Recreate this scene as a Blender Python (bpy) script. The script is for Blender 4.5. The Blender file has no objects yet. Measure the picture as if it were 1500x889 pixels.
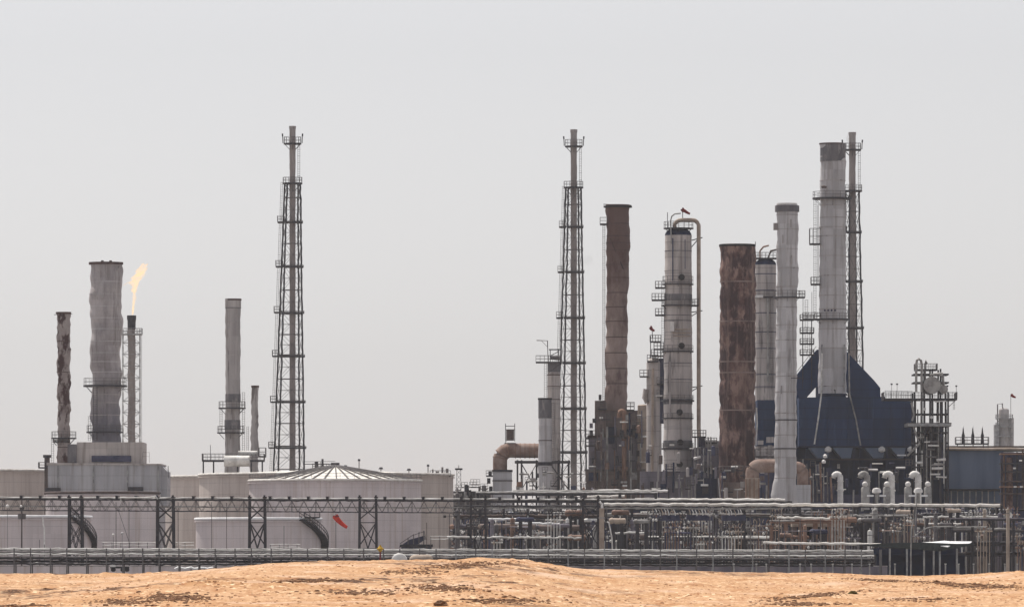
import bpy, math, random
import numpy as np
from mathutils import Vector
R = math.radians
K = 1e-4            # tangent per photo pixel
ZC = 3.0            # eye height above the plant's ground
HV = 835            # photo row of the horizon
sc = bpy.context.scene
col = sc.collection
# ---------------------------------------------------------------- camera
cd = bpy.data.cameras.new("camera"); cam = bpy.data.objects.new("camera", cd); col.objects.link(cam)
cam.location = (0, 0, ZC); cam.rotation_euler = (R(90), 0, 0)
cd.sensor_width = 36; cd.lens = 240; cd.shift_y = (HV - 444.5) / 1500
cd.clip_start = 0.5; cd.clip_end = 60000
sc.camera = cam
# ---------------------------------------------------------------- light
SUN_EL, SUN_AZ = 65, -38        # azimuth from +Y (behind the plant), negative = to the left
w = bpy.data.worlds.new("World"); sc.world = w; w.use_nodes = True
nt = w.node_tree; nt.nodes.clear()
sky = nt.nodes.new('ShaderNodeTexSky'); sky.sky_type = 'NISHITA'; sky.sun_disc = False
sky.sun_elevation = R(SUN_EL); sky.sun_rotation = R(SUN_AZ)
sky.altitude = 0; sky.air_density = 1.0; sky.dust_density = 1.0; sky.ozone_density = 1.0
hs = nt.nodes.new('ShaderNodeHueSaturation'); hs.inputs['Saturation'].default_value = 0.16
tint = nt.nodes.new('ShaderNodeMix'); tint.data_type = 'RGBA'; tint.blend_type = 'MULTIPLY'
tint.inputs[0].default_value = 1; tint.inputs[7].default_value = (1.0, 0.98, 1.0, 1)
bg = nt.nodes.new('ShaderNodeBackground'); bg.inputs['Strength'].default_value = 0.096
ow = nt.nodes.new('ShaderNodeOutputWorld')
nt.links.new(sky.outputs[0], hs.inputs['Color']); nt.links.new(hs.outputs[0], tint.inputs[6])
nt.links.new(tint.outputs[2], bg.inputs[0]); nt.links.new(bg.outputs[0], ow.inputs[0])
sd = bpy.data.lights.new("sun", 'SUN'); sd.energy = 3.4; sd.angle = R(0.53); sd.color = (1.0, 0.95, 0.87)
so = bpy.data.objects.new("sun", sd); col.objects.link(so)
sv = Vector((math.sin(R(SUN_AZ)) * math.cos(R(SUN_EL)), math.cos(R(SUN_AZ)) * math.cos(R(SUN_EL)), math.sin(R(SUN_EL))))
so.rotation_euler = sv.to_track_quat('Z', 'Y').to_euler(); so.location = (0, 0, 300)
sc.view_settings.view_transform = 'Standard'; sc.view_settings.look = 'None'
sc.view_settings.exposure = 0.34; sc.view_settings.gamma = 1; sc.view_settings.use_curve_mapping = False
sc.cycles.use_denoising = True
sc.cycles.pixel_filter_type = 'BLACKMAN_HARRIS'; sc.cycles.filter_width = 1.5
sc.cycles.max_bounces = 5; sc.cycles.volume_bounces = 1; sc.cycles.transparent_max_bounces = 12
HAZE = 0.000033
# ---------------------------------------------------------------- materials
def lin(c):
    return tuple(((x / 255) / 12.92 if x <= 10 else ((x / 255 + .055) / 1.055) ** 2.4) for x in c) + (1,)
M = {}
def mat(name, c1, c2=None, scale=.35, stretch=(1, 1, .12), rough=.75, metal=0, seam=0, seamw=.06, seamk=.72, lo=.4, hi=.65, bump=0, c3=None, s3=1.5, t3=.58, det=5, spec=.25, zmix=None, course=0, cvar=.16, drip=None):
    m = bpy.data.materials.new(name); m.use_nodes = True; n = m.node_tree; b = n.nodes['Principled BSDF']; L = n.links.new
    b.inputs['Roughness'].default_value = rough; b.inputs['Metallic'].default_value = metal
    b.inputs['Specular IOR Level'].default_value = spec
    tc = n.nodes.new('ShaderNodeTexCoord'); oi = n.nodes.new('ShaderNodeObjectInfo')
    off = n.nodes.new('ShaderNodeVectorMath'); off.operation = 'MULTIPLY_ADD'
    cb = n.nodes.new('ShaderNodeCombineXYZ')
    mm = n.nodes.new('ShaderNodeMath'); mm.operation = 'MULTIPLY'; mm.inputs[1].default_value = 217.
    L(oi.outputs['Random'], mm.inputs[0]); L(mm.outputs[0], cb.inputs[0]); L(mm.outputs[0], cb.inputs[1]); L(mm.outputs[0], cb.inputs[2])
    off.inputs[1].default_value = stretch
    L(tc.outputs['Object'], off.inputs[0]); L(cb.outputs[0], off.inputs[2])
    def noise(s, d=det):
        t = n.nodes.new('ShaderNodeTexNoise'); t.inputs['Scale'].default_value = s; t.inputs['Detail'].default_value = d
        t.inputs['Roughness'].default_value = .65
        L(off.outputs[0], t.inputs['Vector']); return t
    def ramp(src, a, bb):
        r = n.nodes.new('ShaderNodeMapRange'); r.inputs[1].default_value = a; r.inputs[2].default_value = bb
        L(src, r.inputs[0]); return r.outputs[0]
    def mix(f, A, B, typ='MIX'):
        x = n.nodes.new('ShaderNodeMix'); x.data_type = 'RGBA'; x.blend_type = typ
        if hasattr(f, 'links'): L(f, x.inputs[0])
        else: x.inputs[0].default_value = f
        for s_, v in ((6, A), (7, B)):
            if hasattr(v, 'links'): L(v, x.inputs[s_])
            else: x.inputs[s_].default_value = v
        return x.outputs[2]
    c1 = lin(c1); c2 = lin(c2) if c2 else tuple(v * .72 for v in c1[:3]) + (1,)
    t = noise(scale); c = mix(ramp(t.outputs[0], lo, hi), c1, c2)
    if c3:
        t3n = noise(s3); c = mix(ramp(t3n.outputs[0], t3, t3 + .07), c, lin(c3))
    if course:          # every rolled course of sheets has weathered its own way
        s1 = n.nodes.new('ShaderNodeSeparateXYZ'); L(tc.outputs['Object'], s1.inputs[0])
        dv = n.nodes.new('ShaderNodeMath'); dv.operation = 'DIVIDE'; dv.inputs[1].default_value = course; L(s1.outputs[2], dv.inputs[0])
        fl = n.nodes.new('ShaderNodeMath'); fl.operation = 'FLOOR'; L(dv.outputs[0], fl.inputs[0])
        dx = n.nodes.new('ShaderNodeMath'); dx.operation = 'DIVIDE'; dx.inputs[1].default_value = course * 1.3; L(s1.outputs[0], dx.inputs[0])
        fx = n.nodes.new('ShaderNodeMath'); fx.operation = 'FLOOR'; L(dx.outputs[0], fx.inputs[0])
        cv = n.nodes.new('ShaderNodeCombineXYZ'); L(fl.outputs[0], cv.inputs[0]); L(mm.outputs[0], cv.inputs[1]); L(fx.outputs[0], cv.inputs[2])
        wn = n.nodes.new('ShaderNodeTexWhiteNoise'); L(cv.outputs[0], wn.inputs['Vector'])
        mr2 = n.nodes.new('ShaderNodeMapRange'); mr2.inputs[3].default_value = 1 - cvar; mr2.inputs[4].default_value = 1 + cvar * .5; L(wn.outputs['Value'], mr2.inputs[0])
        c = mix(1.0, c, mr2.outputs[0], 'MULTIPLY')
    if drip:            # thin vertical runs of dirt and rust
        mp_ = n.nodes.new('ShaderNodeMapping'); mp_.inputs['Scale'].default_value = (1, 1, .04); L(tc.outputs['Object'], mp_.inputs[0])
        td = n.nodes.new('ShaderNodeTexNoise'); td.inputs['Scale'].default_value = 1.1; td.inputs['Detail'].default_value = 6; td.inputs['Roughness'].default_value = .7; L(mp_.outputs[0], td.inputs['Vector'])
        c = mix(ramp(td.outputs[0], .5, .72), c, lin(drip))
    if seam:
        sx = n.nodes.new('ShaderNodeSeparateXYZ'); L(tc.outputs['Object'], sx.inputs[0])
        md = n.nodes.new('ShaderNodeMath'); md.operation = 'PINGPONG'; md.inputs[1].default_value = seam / 2
        L(sx.outputs[2], md.inputs[0])
        lt = n.nodes.new('ShaderNodeMath'); lt.operation = 'LESS_THAN'; lt.inputs[1].default_value = seamw
        L(md.outputs[0], lt.inputs[0])
        c = mix(lt.outputs[0], c, mix(1.0, c, (seamk, seamk, seamk, 1), 'MULTIPLY'))
    if zmix:            # tone by height, ragged edge: soot on one stack, painted shading on another
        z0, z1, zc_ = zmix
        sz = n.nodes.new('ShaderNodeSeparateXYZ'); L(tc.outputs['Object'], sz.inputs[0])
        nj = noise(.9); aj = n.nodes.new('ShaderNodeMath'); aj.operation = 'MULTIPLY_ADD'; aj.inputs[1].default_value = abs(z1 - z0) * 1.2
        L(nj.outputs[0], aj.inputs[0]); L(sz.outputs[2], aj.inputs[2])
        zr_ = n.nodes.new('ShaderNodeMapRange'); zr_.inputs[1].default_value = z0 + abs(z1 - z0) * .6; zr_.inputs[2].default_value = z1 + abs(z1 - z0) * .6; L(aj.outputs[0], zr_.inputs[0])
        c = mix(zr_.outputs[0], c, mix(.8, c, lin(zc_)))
    L(c, b.inputs['Base Color'])
    if bump:
        bp = n.nodes.new('ShaderNodeBump'); bp.inputs['Strength'].default_value = bump; bp.inputs['Distance'].default_value = .2
        t2 = noise(scale * 4); L(t2.outputs[0], bp.inputs['Height']); L(bp.outputs[0], b.inputs['Normal'])
    M[name] = m; return m
mat('tank_paint', (218, 206, 198), (198, 186, 179), course=2.4, cvar=.045, drip=(186, 170, 162), scale=.2, seam=2.4, seamw=.05, seamk=.82)
mat('tank_pale', (220, 208, 200), (198, 186, 179), course=2.4, cvar=.045, drip=(186, 170, 162), scale=.25, seam=2.4, seamw=.05, seamk=.82)
mat('tank_mauve', (220, 209, 209), (200, 190, 191), course=2.4, cvar=.045, drip=(186, 170, 162), scale=.2, seam=2.2, seamw=.05, seamk=.82)
mat('roof_white', (240, 236, 230), (205, 198, 190), scale=.8, stretch=(1, 1, 1))
mat('cladding_grey', (186, 185, 188), (168, 167, 172), course=2.8, cvar=.08, drip=(134, 126, 122), scale=.3, seam=2.8, seamw=.07, seamk=.82)
mat('concrete_block', (192, 184, 180), (172, 165, 163), course=3.5, cvar=.08, drip=(132, 122, 116), scale=.25, seam=3.5, seamw=.06, seamk=.85)
mat('steel_dark', (62, 60, 66), (42, 41, 48), scale=1.2, stretch=(1, 1, 1), rough=.6)
mat('steel_mid', (112, 108, 108), (78, 74, 78), scale=1., stretch=(1, 1, 1), rough=.6)
mat('steel_brown', (98, 84, 80), (62, 54, 56), scale=1., stretch=(1, 1, 1))
mat('galvanised', (165, 165, 165), (120, 118, 120), scale=1., stretch=(1, 1, 1), rough=.5, metal=.3)
mat('pipe_clad', (232, 230, 226), (170, 167, 162), scale=.5, stretch=(1, 1, 1), rough=.45, spec=.5)
mat('pipe_grey', (168, 165, 162), (112, 109, 108), scale=.6, stretch=(1, 1, 1), rough=.5)
mat('pipe_brown', (140, 112, 98), (92, 70, 64), scale=.6, stretch=(1, 1, 1), rough=.6)
mat('stack_grey', (188, 182, 180), (150, 144, 144), scale=.22, course=3.4, drip=(118, 108, 104), lo=.35, hi=.7, c3=(106, 99, 98), s3=.5, t3=.6)
mat('stack_light', (206, 203, 204), (178, 175, 177), scale=.25, course=4.2, drip=(138, 130, 127), lo=.35, hi=.7, c3=(150, 147, 150), s3=.5, t3=.64)
mat('stack_dented', (184, 177, 177), (146, 139, 141), course=2.4, cvar=.12, drip=(110, 102, 100), scale=.25, stretch=(1, 1, .3), bump=.3, zmix=(42, 34, (84, 84, 98)))  # zmix paints bluish shading into the lower part of the shaft
mat('stain_grey', (116, 113, 116), (86, 85, 92), scale=.5, stretch=(1, 1, .3), c3=(140, 135, 134), s3=.6, t3=.56)
mat('stack_rust_spots', (160, 150, 147), (124, 111, 109), scale=.4, stretch=(1, 1, .5), c3=(66, 42, 42), s3=.55, t3=.52, bump=.3)
mat('stack_brown_sooty', (156, 138, 131), (122, 103, 98), scale=.3, stretch=(1, 1, .4), c3=(104, 82, 80), s3=.3, t3=.58, zmix=(52, 72, (76, 46, 42)))
mat('stack_brown', (148, 130, 124), (112, 94, 90), scale=.3, stretch=(1, 1, .4), c3=(96, 76, 76), s3=.3, t3=.58)
mat('stack_brown_dark', (88, 66, 62), (60, 44, 46), scale=.3, stretch=(1, 1, .4))
mat('rust', (142, 116, 108), (96, 68, 63), scale=.8, stretch=(1, 1, .5), lo=.42, hi=.58, c3=(60, 38, 42), s3=.3, t3=.46, course=9, cvar=.25, drip=(136, 112, 102), bump=.5, det=7)
mat('rust_pale', (150, 120, 104), (118, 90, 78), scale=.6, stretch=(1, 1, .5))
mat('rust_duct', (156, 136, 126), (118, 92, 82), scale=.35, stretch=(1, 1, 1), c3=(90, 58, 50), s3=.5, t3=.62)
mat('column_grey', (206, 197, 192), (168, 161, 160), course=3.3, drip=(112, 104, 102), scale=.25, seam=3.3, seamw=.08, seamk=.7, c3=(112, 106, 106), s3=.3, t3=.6)
mat('furnace_brown', (134, 120, 114), (96, 85, 86), course=3, cvar=.3, drip=(84, 64, 60), scale=.4, stretch=(1, 1, .6), seam=3., seamk=.75)
mat('furnace_mauve', (128, 122, 130), (96, 92, 104), scale=.4, stretch=(1, 1, .3), seam=2.5, seamk=.8)
mat('hood_blue', (38, 62, 98), (30, 50, 84), course=4.4, cvar=.2, scale=.3, stretch=(1, 1, .15), rough=.85, seam=2.2, seamw=.09, seamk=.7, c3=(48, 72, 106), s3=.5, t3=.6)
mat('shed_blue', (110, 124, 146), (90, 104, 126), scale=.3, rough=.7)
mat('dark_blue', (28, 42, 72), (22, 32, 56), scale=.5, stretch=(1, 1, 1))
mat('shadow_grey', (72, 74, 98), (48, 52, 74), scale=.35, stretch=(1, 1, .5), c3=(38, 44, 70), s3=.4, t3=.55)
mat('black_steel', (40, 38, 42), (28, 27, 32), scale=1, stretch=(1, 1, 1))
mat('vent_white', (236, 233, 230), (206, 202, 198), scale=.8, stretch=(1, 1, 1), rough=.5)
mat('vessel_beige', (182, 166, 152), (150, 134, 122), scale=.5, stretch=(1, 1, 1))
mat('orange_cloth', (216, 66, 46), (190, 48, 36), scale=2, stretch=(1, 1, 1), rough=.9)
mat('red_cloth', (130, 40, 36), (100, 30, 32), scale=2, stretch=(1, 1, 1), rough=.9)
mat('yellow_paint', (205, 165, 40), (170, 130, 30), scale=2, stretch=(1, 1, 1))
mat('red_paint', (130, 44, 50), (100, 34, 40), scale=2, stretch=(1, 1, 1))
mat('roof_dark', (58, 66, 66), (40, 46, 50), scale=1, stretch=(1, 1, 1))
mat('sheet_bright', (245, 245, 245), (225, 225, 228), scale=.4, stretch=(1, 1, 1), rough=.5)
# ---------------------------------------------------------------- mesh builder
class MB:
    def __init__(s): s.v = []; s.f = []; s.smooth = True
    def add(s, vs, fs):
        b = len(s.v); s.v += [tuple(p) for p in vs]; s.f += [tuple(i + b for i in f) for f in fs]; return s
    def box(s, x0, x1, y0, y1, z0, z1):
        x0, x1 = sorted((x0, x1)); y0, y1 = sorted((y0, y1)); z0, z1 = sorted((z0, z1))
        return s.add([(x0,y0,z0),(x1,y0,z0),(x1,y1,z0),(x0,y1,z0),(x0,y0,z1),(x1,y0,z1),(x1,y1,z1),(x0,y1,z1)],
                     [(0,3,2,1),(4,5,6,7),(0,1,5,4),(1,2,6,5),(2,3,7,6),(3,0,4,7)])
    def tube(s, pts, r, n=8, jit=0, rng=None, step=None, caps=True, rend=None):
        pts = [Vector(p) for p in pts]
        if step:
            q = [pts[0]]
            for a, b in zip(pts, pts[1:]):
                m = max(1, int((b - a).length / step))
                q += [a.lerp(b, (i + 1) / m) for i in range(m)]
            pts = q
        if jit:
            rng = rng or random
            for p in pts[1:-1]: p.z += rng.gauss(0, jit); p.x += rng.gauss(0, jit * .3)
        N = len(pts); vs = []; fs = []
        for i, p in enumerate(pts):
            d = (pts[min(i + 1, N - 1)] - pts[max(i - 1, 0)])
            if d.length < 1e-9: d = Vector((0, 0, 1))
            d.normalize()
            up = Vector((0, 0, 1)) if abs(d.z) < .9 else Vector((0, 1, 0))
            a = d.cross(up).normalized(); b = a.cross(d).normalized()
            sc_ = 1
            if 0 < i < N - 1:
                d1 = (p - pts[i - 1]).normalized(); d2 = (pts[i + 1] - p).normalized()
                sc_ = min(1.5, 1 / max(.5, math.sqrt(max(.01, (1 + d1.dot(d2)) / 2))))
            rr = r if rend is None else r + (rend - r) * i / (N - 1)
            for j in range(n):
                t = 2 * math.pi * (j + .5) / n
                vs.append(p + a * (math.cos(t) * rr) + b * (math.sin(t) * rr * (sc_ if sc_ < 1.2 else 1.1)))
        for i in range(N - 1):
            for j in range(n):
                k = (j + 1) % n
                fs.append((i * n + j, i * n + k, (i + 1) * n + k, (i + 1) * n + j))
        if caps: fs += [tuple(range(n))[::-1], tuple((N - 1) * n + j for j in range(n))]
        return s.add(vs, fs)
    def bar(s, p, q, r, n=4): return s.tube([p, q], r, n)
    def lathe(s, prof, cx=0, cy=0, n=32, dent=None, open_ends=False):
        vs = []; fs = []
        for r, z in prof:
            for j in range(n):
                t = 2 * math.pi * j / n
                rr, ox = (r, 0) if not dent else dent(r, t, z)
                vs.append((cx + ox + math.cos(t) * rr, cy + math.sin(t) * rr, z))
        N = len(prof)
        for i in range(N - 1):
            for j in range(n):
                k = (j + 1) % n
                fs.append((i * n + j, i * n + k, (i + 1) * n + k, (i + 1) * n + j))
        if not open_ends: fs += [tuple(range(n))[::-1], tuple((N - 1) * n + j for j in range(n))]
        return s.add(vs, fs)
    def prism(s, poly, y0, y1):        # polygon in x,z extruded along y
        n = len(poly); vs = [(x, y0, z) for x, z in poly] + [(x, y1, z) for x, z in poly]
        ar = sum(poly[i][0] * poly[(i + 1) % n][1] - poly[(i + 1) % n][0] * poly[i][1] for i in range(n))
        fs = [tuple(range(n)), tuple(range(2 * n - 1, n - 1, -1))]
        fs += [(i, n + i, n + (i + 1) % n, (i + 1) % n) for i in range(n)]
        if ar < 0: fs = [f[::-1] for f in fs]
        return s.add(vs, fs)
    def obj(s, name, m, parent=None, flat=False):
        me = bpy.data.meshes.new(name); me.from_pydata(s.v, [], s.f); me.materials.append(M[m] if isinstance(m, str) else m)
        if not flat:
            me.shade_smooth() if hasattr(me, 'shade_smooth') else None
            try: me.set_sharp_from_angle(angle=R(38))
            except Exception: pass
        o = bpy.data.objects.new(name, me); col.objects.link(o)
        if parent: o.parent = parent
        return o
def tag(o, label, cat, group=None):
    o['label'] = label; o['category'] = cat
    if group: o['group'] = group
    return o
def arc(c, r, a0, a1, n=8, d=0):       # arc in the x,z plane
    return [(c[0] + r * math.cos(R(a0 + (a1 - a0) * i / n)), d, c[1] + r * math.sin(R(a0 + (a1 - a0) * i / n))) for i in range(n + 1)]
class Thing:
    def __init__(t, name, label, cat, u0, Y, group=None):
        t.s = K * Y; t.u0 = u0; t.Y = Y; t.vg = HV + ZC / t.s
        t.o = bpy.data.objects.new(name, None); col.objects.link(t.o); t.o.empty_display_size = 1
        t.o.location = ((u0 - 750) * t.s, Y, 0); tag(t.o, label, cat, group)
        t.rng = random.Random(int(u0 * 13 + Y))
    def x(t, u): return (u - t.u0) * t.s
    def z(t, v): return ZC + (HV - v) * t.s
    def P(t, u, v, d=0): return (t.x(u), d, t.z(v))
    def part(t, name, mb, m, parent=None, label=None, flat=False):
        o = mb.obj(name, m, parent or t.o, flat)
        if label: o['label'] = label
        return o
    def box(t, name, u0, u1, v0, v1, m, d0=0, d1=8, **k):
        return t.part(name, MB().box(t.x(u0), t.x(u1), d0, d1, t.z(v0), t.z(v1)), m, flat=True, **k)
    def cyl(t, name, u0, u1, v0, v1, m, d=None, n=28, dome=0, **k):
        r = (u1 - u0) / 2 * t.s; d = 0 if d is None else d; z0, z1 = sorted((t.z(v0), t.z(v1)))
        pr = [(r, z0), (r, z1)]
        if dome: pr += [(r * math.cos(a), z1 + dome * t.s * math.sin(a)) for a in [R(x) for x in (20, 40, 60, 78, 88)]]
        return t.part(name, MB().lathe(pr, t.x((u0 + u1) / 2), d, n), m, **k)
    def pipe(t, name, pts, r, m, n=8, jit=0, step=None, **k):
        pts = [t.P(*p) for p in pts]
        return t.part(name, MB().tube(pts, r * t.s, n, jit * t.s, t.rng, step * t.s if step else None), m, **k)
    def shaft(t, name, secs, m, dent=0, sway=0, n=40, d=0, seams=None, freq=1., hollow=True, **k):
        """secs: (u0,u1,v) from top to bottom."""
        rng = t.rng; ph = [rng.uniform(0, 6.28) for _ in range(12)]
        top, bot = secs[0][2], secs[-1][2]; H = (bot - top) * t.s; N = max(2, int((bot - top) / 4)) if (dent or sway) else len(secs)
        vs = [s_[2] for s_ in secs]
        vv = np.linspace(top, bot, N) if (dent or sway) else vs
        prof = []
        for v in reversed(list(vv)):
            prof.append((np.interp(v, vs, [(s_[1] - s_[0]) / 2 for s_ in secs]) * t.s, t.z(v)))
        uc = lambda z: np.interp(HV - (z - ZC) / t.s, vs, [(s_[1] + s_[0]) / 2 for s_ in secs])
        def dn(r, th, z):
            q = (HV - (z - ZC) / t.s) * freq
            e = (math.sin(q * .11 + ph[0] + 2 * math.sin(th + ph[1])) * .45 + math.sin(q * .23 + ph[2] + 2 * th) * .3
                 + math.sin(q * .41 + ph[3] - 3 * th + math.sin(q * .07)) * .25)
            ox = sway * (math.sin(q * .09 + ph[4]) + .6 * math.sin(q * .31 + ph[5])) * t.s
            return r * (1 + dent * e), ox + (uc(z) - t.u0) * t.s
        mb = MB(); mb.lathe(prof, 0, d, n, dn, open_ends=hollow)
        if hollow:          # open mouth with a wall thickness
            r, z = prof[-1]; rb, zb = prof[max(0, len(prof) - 4)] if len(prof) > 4 else prof[0]
            q = [(r * .999, z), (r * .9, z), (r * .88, z - 3 * r)]
            mb.lathe(q, 0, d, n, lambda rr, th, zz: (dn(rr, th, z)[0], dn(rr, th, z)[1]), open_ends=True)
        o = t.part(name, mb, m, **k); t.dn = dn; t.rad = lambda v: np.interp(v, vs, [(s_[1] - s_[0]) / 2 for s_ in secs]) * t.s
        return o
    def band(t, v, m, h=1.6, out=.8, d=0, name='band', n=40, **k):
        r = t.rad(v); z = t.z(v); dn = t.dn; s = t.s
        f = lambda rr, th, zz: (dn(r, th, z)[0] + (rr - r), dn(r, th, z)[1])
        return t.part(name, MB().lathe([(r - .3 * s, z - h * s / 2), (r + out * s, z - h * s / 2), (r + out * s, z + h * s / 2), (r - .3 * s, z + h * s / 2), (r - .3 * s, z - h * s / 2)], 0, d, n, f, open_ends=True), m, **k)
    def ring_platform(t, uc, v, r0, r1, m='steel_dark', rail='steel_mid', h=9, d=0, th=1.8, a0=0, a1=360):
        s = t.s; z = t.z(v); cx = t.x(uc); n = 28; full = a1 - a0 >= 360
        mb = MB()
        vs = []; fs = []
        N = n if full else max(4, int(n * (a1 - a0) / 360)) + 1
        for j in range(N):
            a = R(a0 + (a1 - a0) * j / (N if full else N - 1))
            for rr, zz in ((r0, -th), (r1, -th), (r1, 0), (r0, 0)):
                vs.append((cx + math.cos(a) * rr * s, d + math.sin(a) * rr * s, z + zz * s))
        for j in range(N if full else N - 1):
            k = (j + 1) % N
            for q in range(4): fs.append((j * 4 + q, j * 4 + (q + 1) % 4, k * 4 + (q + 1) % 4, k * 4 + q))
        if not full: fs += [(0, 1, 2, 3), ((N - 1) * 4 + 3, (N - 1) * 4 + 2, (N - 1) * 4 + 1, (N - 1) * 4)]
        mb.add(vs, fs)
        # brackets
        for j in range(6):
            a = R(a0 + (a1 - a0) * (j + .5) / 6)
            c_, s_ = math.cos(a), math.sin(a)
            mb.bar((cx + c_ * r1 * .97 * s, d + s_ * r1 * .97 * s, z - th * s), (cx + c_ * r0 * s, d + s_ * r0 * s, z - (th + (r1 - r0) * .9) * s), .35 * s)
        p = t.part('platform', mb, m)
        rb = MB(); M_ = 16 if full else max(4, int(16 * (a1 - a0) / 360))
        pts = []
        for j in range(M_ + 1):
            a = R(a0 + (a1 - a0) * j / M_); pts.append((cx + math.cos(a) * r1 * s * .97, d + math.sin(a) * r1 * s * .97, z))
        for q in (.5, 1): rb.tube([(a, b, c + h * q * s) for a, b, c in pts], .32 * s, 4)
        for a, b, c in pts: rb.bar((a, b, c), (a, b, c + h * s), .34 * s)
        t.part('railing', rb, rail, parent=p)
        return p
    def deck(t, u0, u1, v, d0=-2, d1=2, m='steel_dark', rail='steel_mid', h=9, th=1.8, brace=None, step=7):
        s = t.s; mb = MB().box(t.x(u0), t.x(u1), d0, d1, t.z(v), t.z(v) - th * s)
        if brace is not None:
            e = u0 if abs(brace - u0) > abs(brace - u1) else u1
            for dd in (d0 * .8, d1 * .8): mb.bar((t.x(e), dd, t.z(v + th)), (t.x(brace), dd, t.z(v + th + abs(e - brace) * .8)), .4 * s)
        p = t.part('platform', mb, m, flat=True)
        rb = MB(); c = [(t.x(u0), d0), (t.x(u1), d0), (t.x(u1), d1), (t.x(u0), d1), (t.x(u0), d0)]
        for q in (.5, 1): rb.tube([(a, b, t.z(v) + h * q * s) for a, b in c], .32 * s, 4)
        for (a, b), (a2, b2) in zip(c, c[1:]):
            m_ = max(1, int(math.hypot(a2 - a, b2 - b) / (step * s)))
            for i in range(m_): rb.bar((a + (a2 - a) * i / m_, b + (b2 - b) * i / m_, t.z(v)), (a + (a2 - a) * i / m_, b + (b2 - b) * i / m_, t.z(v) + h * s), .34 * s)
        t.part('railing', rb, rail, parent=p)
        return p
    def ladder(t, u, v0, v1, d=-1.5, w=3.4, m='steel_mid', cage=True, u1=None, name='ladder', r=.35):
        s = t.s; mb = MB(); u1 = u if u1 is None else u1
        for e in (-w / 2, w / 2): mb.bar(t.P(u + e, v0, d), t.P(u1 + e, v1, d), r * s)
        n = max(2, int(abs(v1 - v0) / 3.2))
        for i in range(n + 1):
            q = i / n; uu = u + (u1 - u) * q; v = v0 + (v1 - v0) * q
            mb.bar(t.P(uu - w / 2, v, d), t.P(uu + w / 2, v, d), .25 * s)
            if cage and i % 3 == 0:
                mb.tube([(t.x(uu) + math.cos(a) * w * .75 * s, d - .2 - abs(math.sin(a)) * w * s, t.z(v)) for a in [R(x) for x in range(0, 181, 30)]], .22 * s, 3)
        return t.part(name, mb, m)
    def windsock(t, u, v, L, droop, m, d=0, r=1.6, parent=None, side=1):
        pts = [t.P(u + side * L * q * math.cos(droop * (1 - .25 * q)), v + L * q * math.sin(droop * (1 - .25 * q)), d) for q in (0, .2, .4, .6, .8, 1)]
        mb = MB().tube(pts, r * 1.9 * t.s, 12, caps=False, rend=r * t.s * .9, jit=.3 * t.s, rng=t.rng)
        return t.part('windsock_sleeve', mb, m, parent=parent)
def copy_thing(root, loc, label=None, group=None):
    r = root.copy(); col.objects.link(r); r.location = loc
    if label: r['label'] = label
    if group: r['group'] = group
    for ch in list(root.children):
        c = ch.copy(); col.objects.link(c); c.parent = r
        for g in ch.children:
            q = g.copy(); col.objects.link(q); q.parent = c
    return r
# ================================================================ ground
def smooth(a, b, x):
    t = np.clip((x - a) / (b - a), 0, 1); return t * t * (3 - 2 * t)
_rs = np.random.RandomState(7)
_perm = _rs.rand(512, 512)
def vnoise(x, y):
    xi = np.floor(x).astype(int); yi = np.floor(y).astype(int); fx = x - xi; fy = y - yi
    fx = fx * fx * (3 - 2 * fx); fy = fy * fy * (3 - 2 * fy)
    a = _perm[xi % 512, yi % 512]; b = _perm[(xi + 1) % 512, yi % 512]; c = _perm[xi % 512, (yi + 1) % 512]; d = _perm[(xi + 1) % 512, (yi + 1) % 512]
    return (a + (b - a) * fx) * (1 - fy) + (c + (d - c) * fx) * fy - .5
RU = [-800, -300, 0, 100, 200, 260, 330, 400, 480, 560, 640, 700, 760, 820, 850, 900, 1000, 1060, 1130, 1200, 1280, 1350, 1430, 1500, 1800, 2400]
RV = [838, 843, 840, 841.5, 842, 838, 832, 824.5, 822, 821.5, 821, 818.5, 820.5, 829, 833, 834.5, 836, 838, 839.5, 839, 841.5, 843.5, 842, 838, 842, 838]
def sand_z(x, y):
    x = np.asarray(x, float); y = np.asarray(y, float)
    yr = 190 + 14 * np.sin(x / 9. + 1) + 6 * np.sin(x / 3.7)
    u = 750 + x / (K * yr); zr = ZC + (HV - np.interp(u, RU, RV)) * K * yr
    zin = zr - (yr - y) * .0094 - .00002 * np.clip(yr - y, 0, 200) ** 2
    zin = np.maximum(zin, 1.15)
    zout = zr - smooth(0, 150, y - yr) * zr
    z = np.where(y < yr, zin, zout)
    near = smooth(420, 260, y)
    fr = smooth(2, 26, np.abs(yr - y))
    und = .19 * vnoise(x / 7 + 40, y / 11 + 9) + .09 * vnoise(x / 2.6 + 3, y / 4.2 + 70)
    fine = .085 * vnoise(x / .9 + 9, y / 1.1) + .065 * vnoise(x / .38, y / .45 + 33) + .045 * vnoise(x / .17, y / .22 + 5)
    clod = np.clip(vnoise(x / .5 + 77, y / .5 + 12) - .3, 0, 1) * .22
    patch = smooth(-.1, .3, vnoise(x / 5 + 11, y / 9 + 4))
    return z + near * (und * fr + fine * (.42 + .5 * patch) + clod * patch)
def grid_axis(lo, hi, flo, fhi, step, grow=1.18):
    a = list(np.arange(flo, fhi + 1e-6, step)); s_ = step
    r = a[-1]; 
    while r < hi: s_ *= grow; r = min(hi, r + s_); a.append(r)
    s_ = step; l = a[0]; pre = []
    while l > lo: s_ *= grow; l = max(lo, l - s_); pre.append(l)
    return np.array(pre[::-1] + a)
gx = grid_axis(-15000, 15000, -30, 30, .085)
gy = grid_axis(-3000, 30000, 105, 215, .16)
GX, GY = np.meshgrid(gx, gy)
GZ = sand_z(GX, GY)
nx, ny = len(gx), len(gy)
me = bpy.data.meshes.new('ground')
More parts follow.
